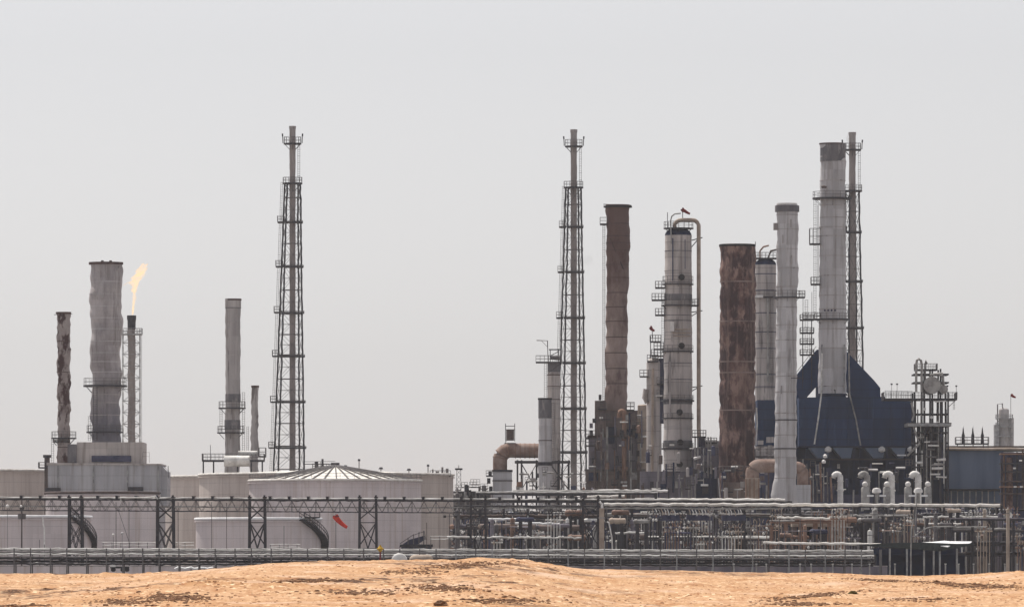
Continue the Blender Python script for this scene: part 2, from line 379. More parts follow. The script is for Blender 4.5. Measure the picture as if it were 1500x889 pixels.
me.vertices.add(nx * ny); me.vertices.foreach_set('co', np.stack([GX, GY, GZ], -1).astype(np.float32).ravel())
idx = np.arange(nx * ny).reshape(ny, nx)
q = np.stack([idx[:-1, :-1], idx[:-1, 1:], idx[1:, 1:], idx[1:, :-1]], -1).reshape(-1, 4)
me.loops.add(q.size); me.loops.foreach_set('vertex_index', q.ravel().astype(np.int32))
me.polygons.add(len(q)); me.polygons.foreach_set('loop_start', (np.arange(len(q)) * 4).astype(np.int32))
me.update(); me.validate(); me.shade_smooth()
ground = bpy.data.objects.new('ground', me); col.objects.link(ground); ground['kind'] = 'structure'
# sand material: orange-tan grains, paler crust, darker gravelly patches
m = bpy.data.materials.new('sand'); m.use_nodes = True; n = m.node_tree; L = n.links.new; b = n.nodes['Principled BSDF']
b.inputs['Roughness'].default_value = .95; b.inputs['Specular IOR Level'].default_value = .1
tc = n.nodes.new('ShaderNodeTexCoord')
def nz(scale, det=5, st=(1, 1, 1), rough=.6):
    mp = n.nodes.new('ShaderNodeMapping'); mp.inputs['Scale'].default_value = st
    t = n.nodes.new('ShaderNodeTexNoise'); t.inputs['Scale'].default_value = scale; t.inputs['Detail'].default_value = det; t.inputs['Roughness'].default_value = rough
    L(tc.outputs['Object'], mp.inputs[0]); L(mp.outputs[0], t.inputs['Vector']); return t.outputs[0]
def rg(src, a, bb):
    r = n.nodes.new('ShaderNodeMapRange'); r.inputs[1].default_value = a; r.inputs[2].default_value = bb; L(src, r.inputs[0]); return r.outputs[0]
def mx(f, A, B):
    x = n.nodes.new('ShaderNodeMix'); x.data_type = 'RGBA'; L(f, x.inputs[0])
    for s_, v in ((6, A), (7, B)):
        if hasattr(v, 'links'): L(v, x.inputs[s_])
        else: x.inputs[s_].default_value = v
    return x.outputs[2]
c = mx(rg(nz(.25, 4, (1, .5, 1)), .38, .62), lin((186, 144, 106)), lin((200, 162, 128)))
c = mx(rg(nz(1.4, 6, (1, .4, 1)), .5, .72), c, lin((172, 122, 84)))
c = mx(rg(nz(5, 5, (1, .35, 1), .7), .54, .66), c, lin((160, 114, 82)))
c = mx(rg(nz(9, 3), .60, .70), c, lin((128, 88, 62)))
c = mx(rg(nz(6, 3, (1, .6, 1)), .56, .66), c, lin((232, 200, 164)))
c = mx(rg(nz(.5, 4, (.5, .3, 1)), .55, .75), c, lin((214, 184, 160)))
dk = n.nodes.new('ShaderNodeMath'); dk.operation = 'MULTIPLY'
L(rg(nz(.11, 3, (1, .6, 1)), .56, .63), dk.inputs[0]); L(rg(nz(1.6, 6, (1, .5, 1)), .46, .58), dk.inputs[1])
c = mx(dk.outputs[0], c, lin((96, 72, 58)))
L(c, b.inputs['Base Color'])
bp = n.nodes.new('ShaderNodeBump'); bp.inputs['Strength'].default_value = .6; bp.inputs['Distance'].default_value = .03
L(nz(14, 4), bp.inputs['Height']); L(bp.outputs[0], b.inputs['Normal'])
me.materials.append(m); M['sand'] = m
def on_sand(u, v):
    t = (u - 750) * K; q = (HV - v) * K
    y = np.arange(100, 230, .25); z = sand_z(t * y, y); ray = ZC + q * y
    h = np.nonzero(z >= ray)[0]
    i = h[0] if len(h) else int(np.argmin(ray - z))
    return float(t * y[i]), float(y[i]), float(z[i])
mat('dirt_shade', (138, 104, 80), (92, 70, 56), scale=6, stretch=(1, 1, 1), rough=1)  # brown of the clods, and of shading drawn as lumps on the sand
mat('stone', (190, 148, 114), (140, 102, 74), scale=5, stretch=(1, 1, 1), rough=1)
mat('scrub', (96, 86, 50), (60, 50, 34), scale=9, stretch=(1, 1, 1), rough=1)
def lumps(name, spots, m, szr, flat=.6):
    rng = random.Random(len(spots) * 7 + 3); mb = MB()
    for (x, y, z, k) in spots:
        r = rng.uniform(*szr) * k; n_ = 6; vs = []; a0 = rng.uniform(0, 6)
        for i, (f, h) in enumerate(((.8, -.3), (1, .15), (.65, .6))):
            for j in range(n_):
                a = a0 + 2 * math.pi * j / n_; rr = r * f * rng.uniform(.7, 1.3)
                vs.append((x + math.cos(a) * rr, y + math.sin(a) * rr, z + h * r * flat * rng.uniform(.8, 1.2)))
        vs.append((x + rng.uniform(-.2, .2) * r, y, z + r * flat * .9))
        fs = [(i * n_ + j, i * n_ + (j + 1) % n_, (i + 1) * n_ + (j + 1) % n_, (i + 1) * n_ + j) for i in range(2) for j in range(n_)]
        fs += [(2 * n_ + j, 2 * n_ + (j + 1) % n_, 3 * n_) for j in range(n_)]
        mb.add(vs, fs)
    o = mb.obj(name, m, flat=True); o['kind'] = 'stuff'; return o
rng = random.Random(5)
def streak(cu, cv, lu, lv, n, slope=0):
    out = []
    for _ in range(n):
        a = rng.gauss(0, .45); uu = cu + a * lu; vv = cv + a * lu * slope + rng.gauss(0, .5) * lv
        if vv < np.interp(uu, RU, RV) + 1: continue
        out.append(on_sand(uu, vv) + (rng.uniform(.5, 1.4),))
    return out
sp = []
for a in ((680, 828, 70, 4, 150, -.06), (600, 838, 60, 4, 60, -.02), (455, 851, 50, 2, 90, -.04), (255, 876, 60, 6, 150, 0), (180, 882, 50, 4, 60, 0),
          (650, 862, 60, 5, 90, .03), (1190, 873, 70, 3, 110, -.09), (1170, 885, 60, 3, 90, 0), (1290, 850, 60, 1.5, 70, .05), (1440, 859, 70, 4, 160, .02),
          (1390, 855, 50, 2, 80, .06), (740, 880, 70, 4, 80, 0), (1340, 878, 60, 3, 50, 0), (30, 888, 40, 2, 60, 0), (530, 868, 80, 4, 60, 0), (1060, 838.5, 20, .8, 20, 0)):
    sp += streak(*a[:4], a[4] * 3, a[5])
lumps('shading_lumps', sp, 'dirt_shade', (.012, .05))  # fine dark lumps draw the lines of shading on the sand
sp = []
for _ in range(3500):
    uu = rng.uniform(-40, 1540); vv = rng.uniform(np.interp(uu, RU, RV) + 1.5, 889)
    sp.append(on_sand(uu, vv) + (rng.uniform(.4, 1.3) ** 2,))
lumps('pebbles', sp, 'stone', (.008, .03))
# a few single things on the sand
def clump(u, v, r, label, m='dirt_shade', name='dirt_clod', cat='clod'):
    x, y, z = on_sand(u, v); rg_ = random.Random(int(u)); mb = MB(); vs = []; fs = []; n1, n2 = 12, 6
    for i in range(n2 + 1):
        for j in range(n1):
            a = 2 * math.pi * j / n1; e = -.3 + 1.87 * i / n2; rr = r * rg_.uniform(.75, 1.25)
            vs.append((math.cos(a) * math.cos(e) * rr, math.sin(a) * math.cos(e) * rr, math.sin(e) * rr * .7))
    fs = [(i * n1 + j, i * n1 + (j + 1) % n1, (i + 1) * n1 + (j + 1) % n1, (i + 1) * n1 + j) for i in range(n2) for j in range(n1)]
    mb.add(vs, fs); o = mb.obj(name, m, flat=True); o.location = (x, y, z - .02); tag(o, label, cat); return o
clump(645, 887, .13, 'dark brown clod at the very bottom edge of the sand, below the dome tank')
clump(1267, 849, .07, 'small dark clod at the left end of the thin dark streak on the sand')
clump(1372, 853, .10, 'small dark clod where the long dark streak at right begins to widen')
clump(1250, 870, .12, 'yellowish dry tuft on the sand below the dark canopy', 'scrub', 'dry_shrub', 'shrub')
# ================================================================ flare towers
def flare_tower(name, label, uc, Y, vtop, vp1, vp2, ub0, ub1, vb, ut0, ut1, rr, plats, lev, rot=12, tone='steel_dark', nleg=4, lat='steel_mid', riser='stack_brown_pale', tip='stack_grey'):
    """riser pipe in a four-legged lattice; (ub0,ub1) leg spread at row vb, (ut0,ut1) at row vp2."""
    t = Thing(name, label, 'flare stack', uc, Y, 'tall lattice flare towers'); s = t.s
    vg = t.vg
    t.shaft('riser', [(uc - rr * .9, uc + rr * .9, vtop + 8), (uc - rr, uc + rr, vp1), (uc - rr, uc + rr, vg)], riser, dent=.08, n=16, hollow=False)
    t.shaft('flare_tip', [(uc - rr * 1.15, uc + rr * 1.15, vtop), (uc - rr * 1.15, uc + rr * 1.15, vtop + 3), (uc - rr * .9, uc + rr * .9, vtop + 8.2)], tip, n=16)
    half = lambda v: (np.interp(v, [vp2, vb], [(ut1 - ut0) / 2, (ub1 - ub0) / 2]) + max(0, v - vb) * ((ub1 - ub0) - (ut1 - ut0)) / 2 / (vb - vp2)) * s
    cx = lambda v: np.interp(v, [vp2, vb], [(ut1 + ut0) / 2, (ub1 + ub0) / 2])
    def corner(i, v):
        a = R(rot + 45 + i * 90); h = half(v) / max(abs(math.cos(R(rot + 45))), abs(math.sin(R(rot + 45))))
        return Vector((t.x(cx(v)) + math.cos(a) * h, math.sin(a) * h, t.z(v)))
    vv = list(np.arange(vp2, vb, 8)) + [vb, vg]
    for i in range(4):
        mb = MB().tube([corner(i, v) + Vector((t.rng.gauss(0, .28) * s, 0, 0)) for v in vv], 1.45 * s, 6)
        # splice flanges thicken the leg at every level
        for v in lev: mb.tube([corner(i, v - 2.5), corner(i, v + 2.5)], 1.6 * s, 6)
        t.part('leg', mb, tone)
    lb = MB(); L_ = sorted(lev + [vp2 + 2]); L_ += [L_[-1] + 34 * j for j in range(1, 8) if L_[-1] + 34 * j < vg]
    for a_, b_ in zip(L_, L_[1:]):
        mid = (a_ + b_) / 2
        for i in range(4):
            j = (i + 1) % 4
            lb.bar(corner(i, b_), corner(j, b_), .62 * s); lb.bar(corner(i, mid), corner(j, mid), .3 * s)
            m_ = (corner(i, mid) + corner(j, mid)) / 2
            for q in (corner(i, a_), corner(j, a_), corner(i, b_), corner(j, b_)): lb.bar(q, m_, .3 * s)
            lb.bar(corner(i, b_), Vector((t.x(cx(b_)), 0, t.z(b_))), .35 * s)
    t.part('lattice', lb, lat)
    t.ring_platform(uc, vp1, rr, 13, h=9, th=2)
    t.ring_platform((ut0 + ut1) / 2, vp2, rr, 14.5, h=8, th=2.2)
    for e in (-1, 1):          # small pilot posts on the top platform
        t.part('pilot_burner', MB().tube([t.P(uc + e * 14, vp1, 0), t.P(uc + e * 14.5, vp1 - 11, 0)], .7 * s, 6).tube([t.P(uc + e * 14.5, vp1 - 10, 0), t.P(uc + e * 14.8, vp1 - 14, 0)], 1.2 * s, 6), 'steel_dark')
    t.ladder(uc + rr + 5, vp1, vp2, d=-1, w=3)
    for i, v in enumerate(plats):
        h = half(v) / s; c = cx(v)
        t.deck(c - h - 8, c - h + 2, v, -2.2, 2.2, h=8, th=1.8, step=5)
        t.deck(c - h + 3, c + h + 2.5, v + .5, -half(v) * .9, half(v) * .9, h=2, th=1.6)
    pv = [vp2] + plats + [vb + 30]
    for a_, b_ in zip(pv, pv[1:]):
        t.ladder(cx(a_) - half(a_) / s - 4, a_, b_, d=-1.2, w=2.6, u1=cx(b_) - half(b_) / s - 3.5, r=.3)
    return t
mat('stack_brown_pale', (156, 147, 144), (132, 123, 121), scale=.4, stretch=(1, 1, .3))
LEV = [230 + 2, 290, 325, 357, 390, 425, 460, 490, 520, 555, 588, 620, 653]
flare_tower('flare_tower', 'tallest lattice flare tower standing alone behind the dome roofed tank', 428.5, 1620, 185, 210, 268, 400.5, 446, 685, 417, 440, 4.4, [325, 390, 457, 521, 588, 655], LEV[1:])
flare_tower('flare_tower', 'lattice flare tower left of the brown stack, beside a narrow grey column', 840.5, 1600, 190, 214, 274, 815, 859, 715, 829, 851, 4.6, [332, 398, 465, 531, 598, 662], [300, 332, 366, 398, 432, 465, 498, 531, 565, 598, 630, 662, 694])
flare_tower('flare_tower', 'lattice flare tower half hidden behind the tall pale stack above the blue hood', 1248.5, 1640, 194, 219, 279, 1233, 1266, 640, 1239, 1258, 4.9, [340, 412, 480], [310, 340, 376, 412, 446, 480, 513, 545], rot=20)
# short flare stack with the flame, beside the big dented stack
t = Thing('flare_stack', 'slim dark flare stack with a burning flame beside the wide dented stack', 'flare stack', 193, 1500)
t.shaft('riser', [(187, 198.5, 470), (187.3, 198.3, 520), (187, 198.5, t.vg)], 'stack_brown_pale', dent=.05, sway=.4, n=16, hollow=False)
t.shaft('flare_tip', [(186, 199.5, 462), (186, 199.5, 467), (187.5, 198.5, 473)], 'steel_dark', n=16)
lb = MB(); hs_ = 12.5 * t.s; zt, zb = t.z(485), 0
cs = [(t.x(192.5) + a * hs_, b * hs_) for a, b in ((-1, -.8), (1, -1), (1, .8), (-1, 1))]
for i, (a, b) in enumerate(cs):
    t.part('leg', MB().bar((a, b, zb), (a, b, t.z(482)), .6 * t.s), 'galvanised')
for k_ in range(14):
    v0, v1 = 485 + k_ * 17, 485 + (k_ + 1) * 17
    for i in range(4):
        p, q_ = cs[i], cs[(i + 1) % 4]
        lb.bar((p[0], p[1], t.z(v0)), (q_[0], q_[1], t.z(v0)), .42 * t.s)
        lb.bar((p[0], p[1], t.z(v0)), (q_[0], q_[1], t.z(v1)), .3 * t.s); lb.bar((q_[0], q_[1], t.z(v0)), (p[0], p[1], t.z(v1)), .3 * t.s)
t.part('lattice', lb, 'galvanised')
t.deck(178, 208, 489, -2, 2, m='galvanised', rail='galvanised', h=8)
t.ladder(206, 489, t.vg, d=0, w=3, m='galvanised')
# the flame
fm = bpy.data.materials.new('flame'); fm.use_nodes = True; n = fm.node_tree; n.nodes.clear(); L = n.links.new
o_ = n.nodes.new('ShaderNodeOutputMaterial'); e_ = n.nodes.new('ShaderNodeEmission'); tr = n.nodes.new('ShaderNodeBsdfTransparent'); mxs = n.nodes.new('ShaderNodeMixShader')
tcn = n.nodes.new('ShaderNodeTexCoord'); nn = n.nodes.new('ShaderNodeTexNoise'); nn.inputs['Scale'].default_value = .9; nn.inputs['Detail'].default_value = 4
mr = n.nodes.new('ShaderNodeMapRange'); mr.inputs[1].default_value = .3; mr.inputs[2].default_value = .75; mr.inputs[3].default_value = .0; mr.inputs[4].default_value = .95
lw = n.nodes.new('ShaderNodeLayerWeight'); lw.inputs[0].default_value = .35
inv = n.nodes.new('ShaderNodeMath'); inv.operation = 'SUBTRACT'; inv.inputs[0].default_value = 1
ml = n.nodes.new('ShaderNodeMath'); ml.operation = 'MULTIPLY'
L(tcn.outputs['Object'], nn.inputs['Vector']); L(nn.outputs[0], mr.inputs[0]); L(lw.outputs['Facing'], inv.inputs[1]); L(inv.outputs[0], ml.inputs[0]); L(mr.outputs[0], ml.inputs[1])
e_.inputs[0].default_value = (1.0, .70, .42, 1); e_.inputs[1].default_value = .98
L(ml.outputs[0], mxs.inputs[0]); L(tr.outputs[0], mxs.inputs[1]); L(e_.outputs[0], mxs.inputs[2]); L(mxs.outputs[0], o_.inputs[0]); M['flame'] = fm
t = Thing('flame', 'pale orange gas flame drifting up and right from the slim flare stack', 'flame', 193, 1500)
def wisp(pts, name='flame_tongue', parent=None):
    vs = []; fs = []; n_ = 14
    cc = [Vector(t.P(a, b, 0)) for a, b, r in pts]
    q = []
    for i in range(len(pts) - 1):
        for k_ in range(6): q.append((cc[i].lerp(cc[i + 1], k_ / 6), pts[i][2] + (pts[i + 1][2] - pts[i][2]) * k_ / 6))
    q.append((cc[-1], pts[-1][2]))
    for i, (p, r) in enumerate(q):
        for j in range(n_):
            a = 2 * math.pi * j / n_; rr = r * t.s * (1 + .3 * math.sin(i * .9 + 2 * a) + .2 * math.sin(3 * a - i * .5))
            vs.append((p.x + math.cos(a) * rr + .3 * t.s * math.sin(i), p.y + math.sin(a) * rr * .8, p.z + math.cos(a) * rr * .55))
    for i in range(len(q) - 1):
        for j in range(n_): fs.append((i * n_ + j, i * n_ + (j + 1) % n_, (i + 1) * n_ + (j + 1) % n_, (i + 1) * n_ + j))
    fs += [tuple(range(n_)), tuple((len(q) - 1) * n_ + j for j in range(n_))]
    t.part(name, MB().add(vs, fs), 'flame')
wisp([(194, 461, 1), (196, 445, 1.9), (197, 430, 2.2), (198, 418, 5), (200, 409, 9), (205, 400, 10), (207, 392, 7.5), (209, 386, 1.5)])
wisp([(200, 411, 6.5), (193, 411, 7), (187, 414, 5), (182, 418, 1)])
wisp([(200, 408, 4), (203, 400, 5.5), (209, 403, 3.5), (214, 402, .6)])
# smoke
def smoke(name, label, u, v, ru, rv, Y, dens, tone=.5):
    m_ = bpy.data.materials.new(name); m_.use_nodes = True; n = m_.node_tree; n.nodes.clear(); L = n.links.new
    o_ = n.nodes.new('ShaderNodeOutputMaterial'); pv = n.nodes.new('ShaderNodeVolumePrincipled')
    pv.inputs['Color'].default_value = (tone, tone, tone, 1); pv.inputs['Density'].default_value = dens
    L(pv.outputs[0], o_.inputs['Volume']); M[name + 'm'] = m_
    s = K * Y; mb = MB(); vs = []; fs = []; rg_ = random.Random(3)
    for i in range(9):
        for j in range(16):
            e = -math.pi / 2 + math.pi * i / 8; a = 2 * math.pi * j / 16
            f = 1 + .25 * math.sin(3 * a + i) + .15 * math.sin(5 * e + a)
            vs.append((math.cos(a) * math.cos(e) * ru * s * f, math.sin(a) * math.cos(e) * ru * s * f, math.sin(e) * rv * s))
    fs = [(i * 16 + j, i * 16 + (j + 1) % 16, (i + 1) * 16 + (j + 1) % 16, (i + 1) * 16 + j) for i in range(8) for j in range(16)]
    o = mb.add(vs, fs).obj(name, name + 'm'); o.location = ((u - 750) * s, Y, ZC + (HV - v) * s); o['kind'] = 'stuff'
smoke('smoke', '', 1247, 203, 7, 10, 1640, .25)
smoke('smoke', '', 1258, 262, 4, 14, 1640, .10, .8)
smoke('smoke', '', 862, 381, 8, 8, 1600, .05)
# ================================================================ left end: furnace buildings and stacks
t = Thing('furnace_building', 'grey panelled furnace building under the wide dented stack', 'building', 155, 1400)
t.box('wall', 70, 235, 679, t.vg, 'cladding_grey', 0, 20)
t.box('upper_wall', 111, 208, 647, 679.2, 'concrete_block', 3, 18)
t.part('roof', MB().prism([(t.x(68.5), t.z(681)), (t.x(68.5), t.z(677.5)), (t.x(236.5), t.z(679)), (t.x(236.5), t.z(681))], -.3, 20.3), 'concrete_block', flat=True)
t.box('louvre', 133, 191, 667, 676, 'shadow_grey', 2.6, 3.2)
for u in (85, 137, 187, 232): t.box('pilaster', u - 1, u + 1, 681.5, t.vg, 'galvanised', -.35, 0)
t.box('side_duct', 98, 111, 650, 677, 'stain_grey', 2, 8)
t.part('side_shed', MB().prism([(t.x(235.2), t.z(681)), (t.x(244), t.z(690)), (t.x(244), t.z(740)), (t.x(235.2), t.z(740))], 2, 16), 'cladding_grey', flat=True)
t.part('roof_rail', MB().tube([t.P(208, 672, 2), t.P(208, 662, 2), t.P(218, 662, 2), t.P(218, 677, 2)], .35 * t.s, 4).bar(t.P(208, 668, 2), t.P(218, 668, 2), .3 * t.s), 'steel_mid')
for u, v, w_ in ((78, 717, 22), (199, 716, 22)):
    mb = MB().box(t.x(u - w_ / 2), t.x(u + w_ / 2), -1.2, -.4, t.z(v - 3), t.z(v + 3)); t.part('wall_vent', mb, 'steel_dark', flat=True)
t.cyl('cable_post', 245.5, 246.5, 682, 700, 'steel_dark', d=1)
t = Thing('small_vent_stack', 'short dark capped vent stub at the left corner of the furnace building roof', 'vent stack', 69, 1420)
t.cyl('pipe', 65, 73, 668, t.vg, 'steel_brown'); t.cyl('cap', 63, 75, 666, 670, 'steel_dark'); t.deck(57, 70, 684, -2, 2, h=7)
t = Thing('rusty_chimney', 'thin chimney blotched with dark rust at far left', 'chimney', 93, 1432)
t.shaft('shaft', [(83.5, 103, 459), (84, 103, 560), (84.5, 102.5, 632), (83, 103, 700), (83, 103, t.vg)], 'stack_rust_spots', dent=.12, sway=.7, freq=1.6)
t.band(458.5, 'stack_brown_dark', 3, 1.2, name='rim'); t.ring_platform(93.5, 641, 9, 18.5, h=9); t.ring_platform(90, 646, 8, 13, h=2)
t.ladder(77.5, 641, 680, d=-1); t.part('bolt_arm', MB().bar(t.P(79, 461, 0), t.P(106, 460, 0), .5 * t.s), 'steel_dark')
for v in (500, 545, 590, 655): t.band(v, 'stack_brown_dark', 1, .3)
t = Thing('dented_chimney', 'wide grey chimney with bulging dented sheets and pale seams at far left', 'chimney', 155.5, 1442)
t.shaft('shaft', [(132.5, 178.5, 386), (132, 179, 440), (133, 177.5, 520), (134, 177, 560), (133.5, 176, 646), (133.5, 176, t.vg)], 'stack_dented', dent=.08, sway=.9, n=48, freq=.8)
t.band(386, 'stack_brown_dark', 3.4, 2.5, name='rim')
for v in (413, 431, 449, 466, 482, 500, 517, 530, 545, 578, 590, 608): t.band(v, 'stack_light' if v < 560 else 'stack_grey', .9, .35)
t.ring_platform(154, 564, 22, 32, h=10, th=2.6); t.ring_platform(153.5, 632, 22, 27, h=9, th=2)
t.ladder(141, 566, 645, d=-3.8, w=5.5, m='steel_dark', r=.6); t.ladder(131, 610, 645, d=0)
t.pipe('guy_brace', [(176, 391, -2), (150, 440, -3.6)], 1.2, 'stack_grey'); t.pipe('guy_brace', [(177, 470, -1.6), (160, 492, -3.4)], .8, 'stack_grey')
for u in (150, 162): t.cyl('lifting_lug', u - 2, u + 2, 381.5, 385.5, 'steel_brown')
# chimney behind the white tanks
t = Thing('grey_chimney', 'plain grey chimney with dark top rising behind the pale tanks', 'chimney', 341, 1600)
t.shaft('shaft', [(330, 352.5, 438), (330.5, 352, 560), (329.5, 351.5, 640), (329, 352, t.vg)], 'stack_grey', dent=.025, sway=.35)
t.band(444, 'stack_grey', 13, .5, name='top_band'); t.band(439, 'stack_brown_dark', 2.5, .7, name='rim'); t.band(451, 'stain_grey', 1.2, .7); t.band(472, 'stack_grey', 1, .4); t.band(520, 'stack_grey', 1, .4)
t.band(583, 'stain_grey', 12, .6, name='collar'); t.band(622, 'stain_grey', 14, .6, name='collar')
t.ring_platform(340, 597, 11, 20, h=9); t.ring_platform(338, 633, 11, 20, h=9)
t.ladder(357, 575, 668, d=-1); t.ladder(324, 597, 633, d=-1)
t = Thing('slim_chimney', 'short slim wavy chimney to the right of the plain grey one', 'chimney', 373, 1590)
t.shaft('shaft', [(368.5, 378.5, 565), (368, 378, 600), (367.5, 378.5, 640), (366, 379, 672), (366, 379, t.vg)], 'stack_grey', dent=.14, sway=.6, n=20, freq=1.5)
t.band(566, 'stack_brown_dark', 3, .6, name='rim'); t.ladder(363, 625, 672, d=-1, w=2.5)
t = Thing('process_platform', 'railed steel deck with two white topped drums around the foot of the grey chimney', 'platform', 343, 1585)
t.deck(298, 388, 674, -8, 0, h=9, th=2.4, step=6)
for u in (300, 315, 350, 370, 386): t.box('column', u - 1, u + 1, 676.4, t.vg, 'steel_dark', -8, -7.4)
t.part('drum', MB().tube([t.P(331, 676, -10), t.P(368, 676, -10)], 8 * t.s, 18), 'pipe_clad')
t.part('drum', MB().tube([t.P(350, 664, -4), t.P(378, 664, -4)], 3.6 * t.s, 14), 'pipe_clad')
t.deck(380, 390, 668, -6, 0, h=12); t.cyl('antenna', 309.6, 310.4, 652, 674, 'steel_dark', d=-6)
# ================================================================ tanks
def tank(name, label, u0, u1, vtop, Y, m, roof=0, rim='roof_white', group=None, railing=False, wind=True):
    uc = (u0 + u1) / 2; t = Thing(name, label, 'storage tank', uc, Y, group); s = t.s; r = (u1 - u0) / 2 * s; zt = t.z(vtop)
    t.part('shell', MB().lathe([(r, 0), (r, zt)], 0, 0, 96), m)
    if wind:
        for dz in (3.2,): t.part('wind_girder', MB().lathe([(r + .02, zt - dz * s - .1), (r + .35, zt - dz * s - .1), (r + .35, zt - dz * s + .08), (r + .02, zt - dz * s + .08)], 0, 0, 96, open_ends=True), m)
    t.part('rim', MB().lathe([(r + .12 + .24 * math.cos(R(q)), zt + .08 + .24 * math.sin(R(q))) for q in range(0, 361, 45)], 0, 0, 96, open_ends=True), rim)
    pr = [(r * .985 * (1 - q), zt + .1 + roof * s * q * (1 - .12 * q)) for q in (0, .15, .3, .5, .7, .85, .97)]
    ro = t.part('roof', MB().lathe(pr, 0, 0, 96), 'roof_white' if roof else m)
    t.r = r; t.zt = zt; t.pr = pr; t.roof = ro
    if railing:
        rb = MB(); nn_ = max(24, int(r * 2.2)); pts = [(math.cos(2 * math.pi * j / nn_) * r, math.sin(2 * math.pi * j / nn_) * r, zt + .3) for j in range(nn_ + 1)]
        for h in (.55, 1.1): rb.tube([(a, b, c + h) for a, b, c in pts], .045, 4)
        for a, b, c in pts: rb.bar((a, b, c), (a, b, c + 1.1), .045)
        t.part('railing', rb, 'steel_mid')
    return t
def tank_stair(t, a0, a1, vend, width=1.0, m='steel_dark'):
    """spiral stair down the shell from angle a0 to a1 (degrees, -90 faces the camera)."""
    r = t.r; zb = t.z(vend); mb = MB(); n_ = 36; P = []
    for i in range(n_ + 1):
        q = i / n_; a = R(a0 + (a1 - a0) * q); z = t.zt + (zb - t.zt) * q
        P.append((a, z))
        mb.box(0, 0, 0, 0, 0, 0) if False else None
    for (a, z), (a2, z2) in zip(P, P[1:]):
        c, s_, c2, s2 = math.cos(a), math.sin(a), math.cos(a2), math.sin(a2)
        ri, ro = r + .1, r + .1 + width
        mb.add([(c * ri, s_ * ri, z), (c * ro, s_ * ro, z), (c2 * ro, s2 * ro, z), (c2 * ri, s2 * ri, z), (c * ri, s_ * ri, z - .3), (c * ro, s_ * ro, z - .3), (c2 * ro, s2 * ro, z - .3), (c2 * ri, s2 * ri, z - .3)],
               [(0, 1, 2, 3), (7, 6, 5, 4), (0, 4, 5, 1), (1, 5, 6, 2), (2, 6, 7, 3), (3, 7, 4, 0)])
    st = t.part('stair', mb, m, flat=True)
    rb = MB()
    for ro in (r + .15, r + 1.1 * width):
        for h in (.6, 1.2): rb.tube([(math.cos(a) * ro, math.sin(a) * ro, z + h) for a, z in P], .07, 4)
        for a, z in P[::2]: rb.bar((math.cos(a) * ro, math.sin(a) * ro, z), (math.cos(a) * ro, math.sin(a) * ro, z + 1.2), .06)
    t.part('railing', rb, m, parent=st)
G = 'pale storage tanks'
tank('storage_tank', 'pale beige tank at the far left edge, behind the furnace building', -150, 74, 690, 1455, 'tank_paint', roof=4, group=G)
tank('storage_tank', 'low wide grey tank whose flat top crosses in front of the furnace building', 67, 233, 722.5, 1340, 'tank_mauve', roof=2, rim='steel_brown', group=G)
tank('storage_tank', 'pale tank just right of the furnace building, its right side behind the widest tank', 233, 470, 699, 1535, 'tank_paint', roof=5, group=G)
tk = tank('storage_tank', 'widest pale tank, its right end standing free beyond the ribbed dome', 292, 664, 696, 1470, 'tank_pale', roof=9, group=G)
t = tank('dome_roof_tank', 'pale tank with a ribbed conical roof in the middle of the left half', 365, 617, 704.5, 1404, 'tank_mauve', roof=25, group=G, railing=True)
for j in range(44):
    a = 2 * math.pi * j / 44 + .04; mb = MB()
    mb.tube([(math.cos(a) * r_, math.sin(a) * r_, z_ + .16) for r_, z_ in t.pr], .15, 4); t.part('roof_rib', mb, 'steel_mid', parent=t.roof)
t.part('roof_hatch', MB().lathe([(.9, t.z(681)), (.9, t.z(677.5))], 0, 0, 16), 'steel_mid')
t.part('walkway', MB().box(-6.5, 0, -.4, .4, t.z(680), t.z(679)).bar((-6.5, -.4, t.z(676)), (0, -.4, t.z(675.5)), .06).bar((-6.5, -.4, t.z(680)), (-6.5, -.4, t.z(676)), .06).bar((-3, -.4, t.z(680)), (-3, -.4, t.z(676)), .06), 'steel_dark')
t = tank('low_tank', 'low tank with a stair down its right side, at the left edge', -120, 133, 757.5, 1250, 'tank_mauve', rim='sheet_bright', group=G, roof=1)
tank_stair(t, -38, 8, 802)
t = tank('low_tank', 'low tank with a dark stair down its right side, below the dome roofed tank', 287, 470, 760.5, 1250, 'tank_mauve', rim='sheet_bright', group=G, roof=1)
tank_stair(t, -48, 12, 805, 1.3)
t.deck(448, 470, 757, -9, -5, h=6)
# roof furniture behind / on the widest tank
def roof_item(name, label, cat, u, Y, build):
    t = Thing(name, label, cat, u, Y); build(t); return t
def vent_cap(t, u, v, h=8, r=3):
    t.part('post', MB().bar(t.P(u, v, 0), t.P(u, v - h, 0), .8 * t.s, 6), 'steel_mid')
    t.part('cap', MB().lathe([(r * t.s, t.z(v - h)), (r * t.s * .7, t.z(v - h - 2)), (.3, t.z(v - h - 3))], t.x(u), 0, 14), 'steel_dark')
for u, v, h, lab in ((464, 693, 12, 'thin roof mast just left of the dome roof peak'), (526, 697, 22, 'thin mast with a dark head right of the dome roof peak'),
                  (627, 697, 14, 'thin mast near the right end of the widest tank roof'), (558, 690, 3, 'low round roof vent on the widest tank roof right of the dome peak'),
                  (599, 692, 3, 'low round roof vent on the widest tank roof near its right end'), (506, 688, 4, 'small dark vent by the dome roof peak, on the tank behind')):
    roof_item('roof_vent' if h < 8 else 'roof_mast', lab, 'vent' if h < 8 else 'mast', u, 1460, lambda t: vent_cap(t, u, v, h, 2.2 if h > 8 else 3.6))
t = Thing('gauge_platform', 'small railed gauge platform on the roof left of the dome peak', 'platform', 466, 1462)
t.deck(458, 482, 686, -1.5, 1.5, h=7, step=4); t.box('gauge_box', 461, 466, 676, 686, 'steel_dark', -.6, .6); t.box('gauge_box', 471, 474, 672, 686, 'steel_dark', -.6, .6)
